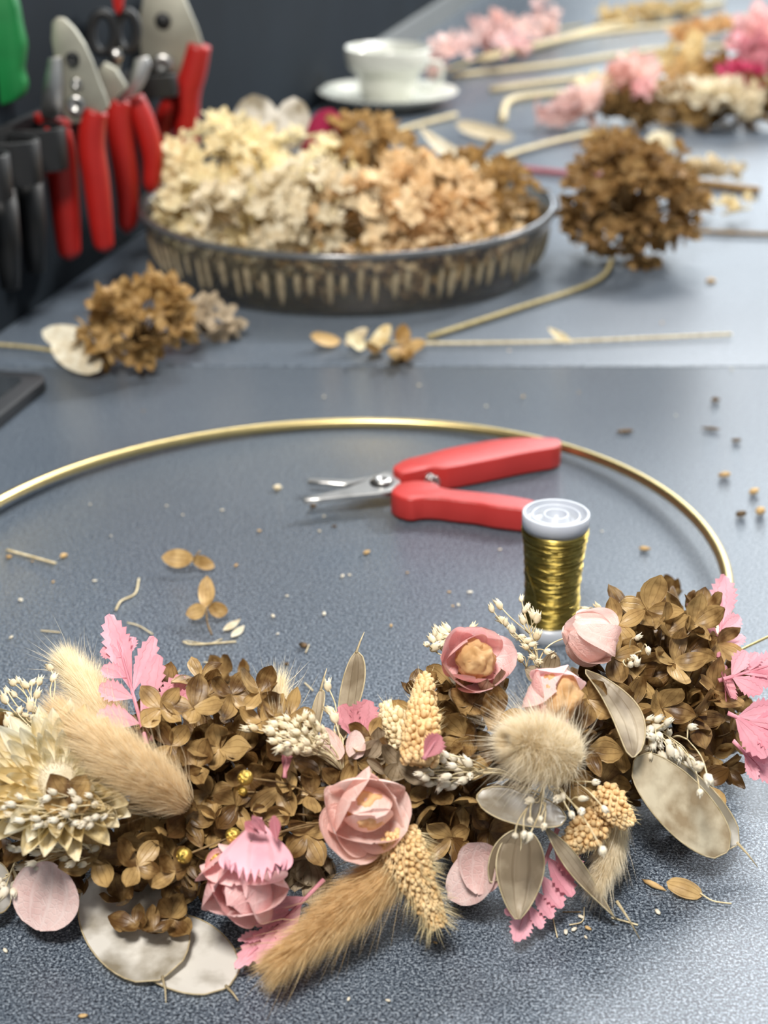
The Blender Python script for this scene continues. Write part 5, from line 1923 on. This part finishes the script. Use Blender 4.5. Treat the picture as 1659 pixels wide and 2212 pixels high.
M_SEED = soft_mat('tan_seed', (0.38, 0.23, 0.09), (0.66, 0.46, 0.22), trans=0.1)
M_DKSEED = soft_mat('dark_seed', (0.05, 0.035, 0.02), (0.16, 0.10, 0.05), trans=0.0)
seed_thing(138, 1206, .0021, .0013, M_SEED, 'golden seed at the end of the pale straw piece', rot=0.8)
seed_thing(20, 1208, .0014, .0011, M_SEED, 'small golden seed at the far left edge')
seed_thing(792, 1198, .0018, .0011, M_SEED, 'tan seed in the middle of the hoop', rot=0.5)
seed_thing(600, 1060, .0022, .0016, M_BUD, 'pale seed left of the blade tips')
seed_thing(677, 1098, .0015, .0012, M_DKSEED, 'dark seed just below the blade tip')
seed_thing(1392, 1190, .0026, .0013, M_SEED, 'tan flake right of the spool', rot=-0.2)
seed_thing(655, 1400, .0020, .0013, M_DKSEED, 'brown bud husk above the narrow grey pod', rot=2.6)
seed_thing(619, 1438, .0010, .0008, M_DKSEED, 'tiny brown husk above the cream grass tail')
seed_thing(722, 1140, .0012, .0007, M_DKSEED, 'small dark fleck below the blades')
seed_thing(1565, 1032, .0034, .0017, M_SEED, 'tan flake outside the hoop on the right, farthest of four', rot=0.2)
seed_thing(1628, 1068, .0034, .0018, M_SEED, 'golden flake outside the hoop near the right edge', rot=0.6)
seed_thing(1600, 1117, .0030, .0018, M_DKSEED, 'dark tan flake outside the hoop, left of the golden one', rot=0.3)
seed_thing(1642, 1112, .0034, .0022, M_SEED, 'golden chip at the right edge beside the dark flake', rot=0.9)
seed_thing(1545, 868, .0026, .0016, M_DKSEED, 'dark crumb outside the hoop on the right')
seed_thing(1536, 930, .0052, .0010, M_DKSEED, 'dark sliver outside the hoop on the right', rot=-0.2)
seed_thing(1350, 936, .0050, .0012, M_DKSEED, 'brownish sliver just behind the hoop', rot=0.1)
seed_thing(1590, 955, .0026, .0012, M_DKSEED, 'dark speck outside the hoop above the tan flakes')
seed_thing(1535, 612, .0038, .0020, M_SEED, 'tan crumb right of the brown hydrangea head')
seed_thing(1412, 1917, .0042, .0010, M_SEED, 'brown leaf sliver beside the curled leaf at the bottom right', rot=-0.7)

lf = empty('curled_leaf', at(1480, 1922, 0), 'curled tan leaf with a thin stalk at the bottom right', 'leaf')
A, B = at(1440, 1905, .003), at(1518, 1930, .002)
v, f, u = petal((B - A).length, 0.0068, -0.1, -0.25, 0.38, 0.95, 0.03, nu=10, nv=6, seed=3)
put('blade', mesh_of('blade', (v, f), M_TAN, True, u), lf, frame(A, B - A, V(0, -0.3, 1)))
P = smooth_path([at(1512, 1929, .002), at(1540, 1946, .001), at(1580, 1952, .0006)], 5)
me = mesh_of('stalk', tube(P, 0.00025, 5), M_STRAW)
put('stalk', me, lf, recenter(me, P[0]))
for (a, b, lab) in (((482, 1362), (520, 1340), 'pale papery seed right of the three-petalled floret, upper of two'), ((500, 1376), (528, 1354), 'pale papery seed right of the three-petalled floret, lower of two')):
    table_petal('papery_seed', at(*a, .0012), at(*b, .002), 0.0036, M_IVORY, lab, 'seed', hint=(0, -0.2, 1), tip=0.8)

# crumbs nobody would tell apart
crumb = [mesh_of('crumb', (lambda q: ([V(p.x * 1.5, p.y * 0.8, p.z * 0.5) * (1 + 0.3 * noise.noise(p * 2 + V(k, 0, 0))) for p in q[0]], q[1]))(ball(1, 6, 4)), M_BUDW if k % 3 else M_SEED) for k in range(6)]
spots = [(510, 1225), (740, 1248), (755, 1245), (845, 1355), (600, 1372), (590, 1335), (330, 975), (360, 1095), (395, 1115), (70, 1215), (195, 1092), (205, 1258), (115, 1260), (25, 1380), (45, 1300), (970, 1282), (1015, 1283), (990, 1310), (978, 1312), (700, 1118), (690, 1150), (1150, 1340),
         (1222, 2018), (1240, 2012), (1270, 2010), (1265, 2028), (1255, 1985), (940, 2040), (838, 2165), (753, 2162), (180, 2200), (12, 2058), (1420, 1975), (1640, 1600), (1300, 1150), (1080, 1190), (880, 1240), (620, 1290), (700, 1330), (560, 1150), (480, 1105), (240, 1160), (1130, 800 + 60), (905, 835), (1050, 880), (1250, 850), (1460, 900), (1340, 1020), (310, 890), (700, 860), (1100, 760), (1430, 700), (1580, 800)]
for i, (x, y) in enumerate(spots):
    p = at(x, y, 0)
    s = uni(0.00045, 0.0010)
    o = put('crumb', crumb[i % 6], None, Matrix.Translation((p.x, p.y, s * 0.7 + 0.0003)) @ Matrix.Rotation(uni(0, 6), 4, 'Z') @ Matrix.Diagonal((s, s, s, 1)))
    col_ = 'pale' if (i % 6) % 3 else 'tan'
    if y > 1700:
        where = 'on the table in front of the flowers'
    elif math.hypot(p.x - HC.x, p.y - HC.y) < 0.163:
        where = 'on the table inside the gold hoop'
    elif p.y > YS:
        where = 'on the table between the seam and the glass dish'
    else:
        where = 'on the near table outside the gold hoop'
    tag(o, 'tiny %s dried-flower crumb %s' % (col_, where), 'crumb', '%s crumbs %s' % (col_, where))
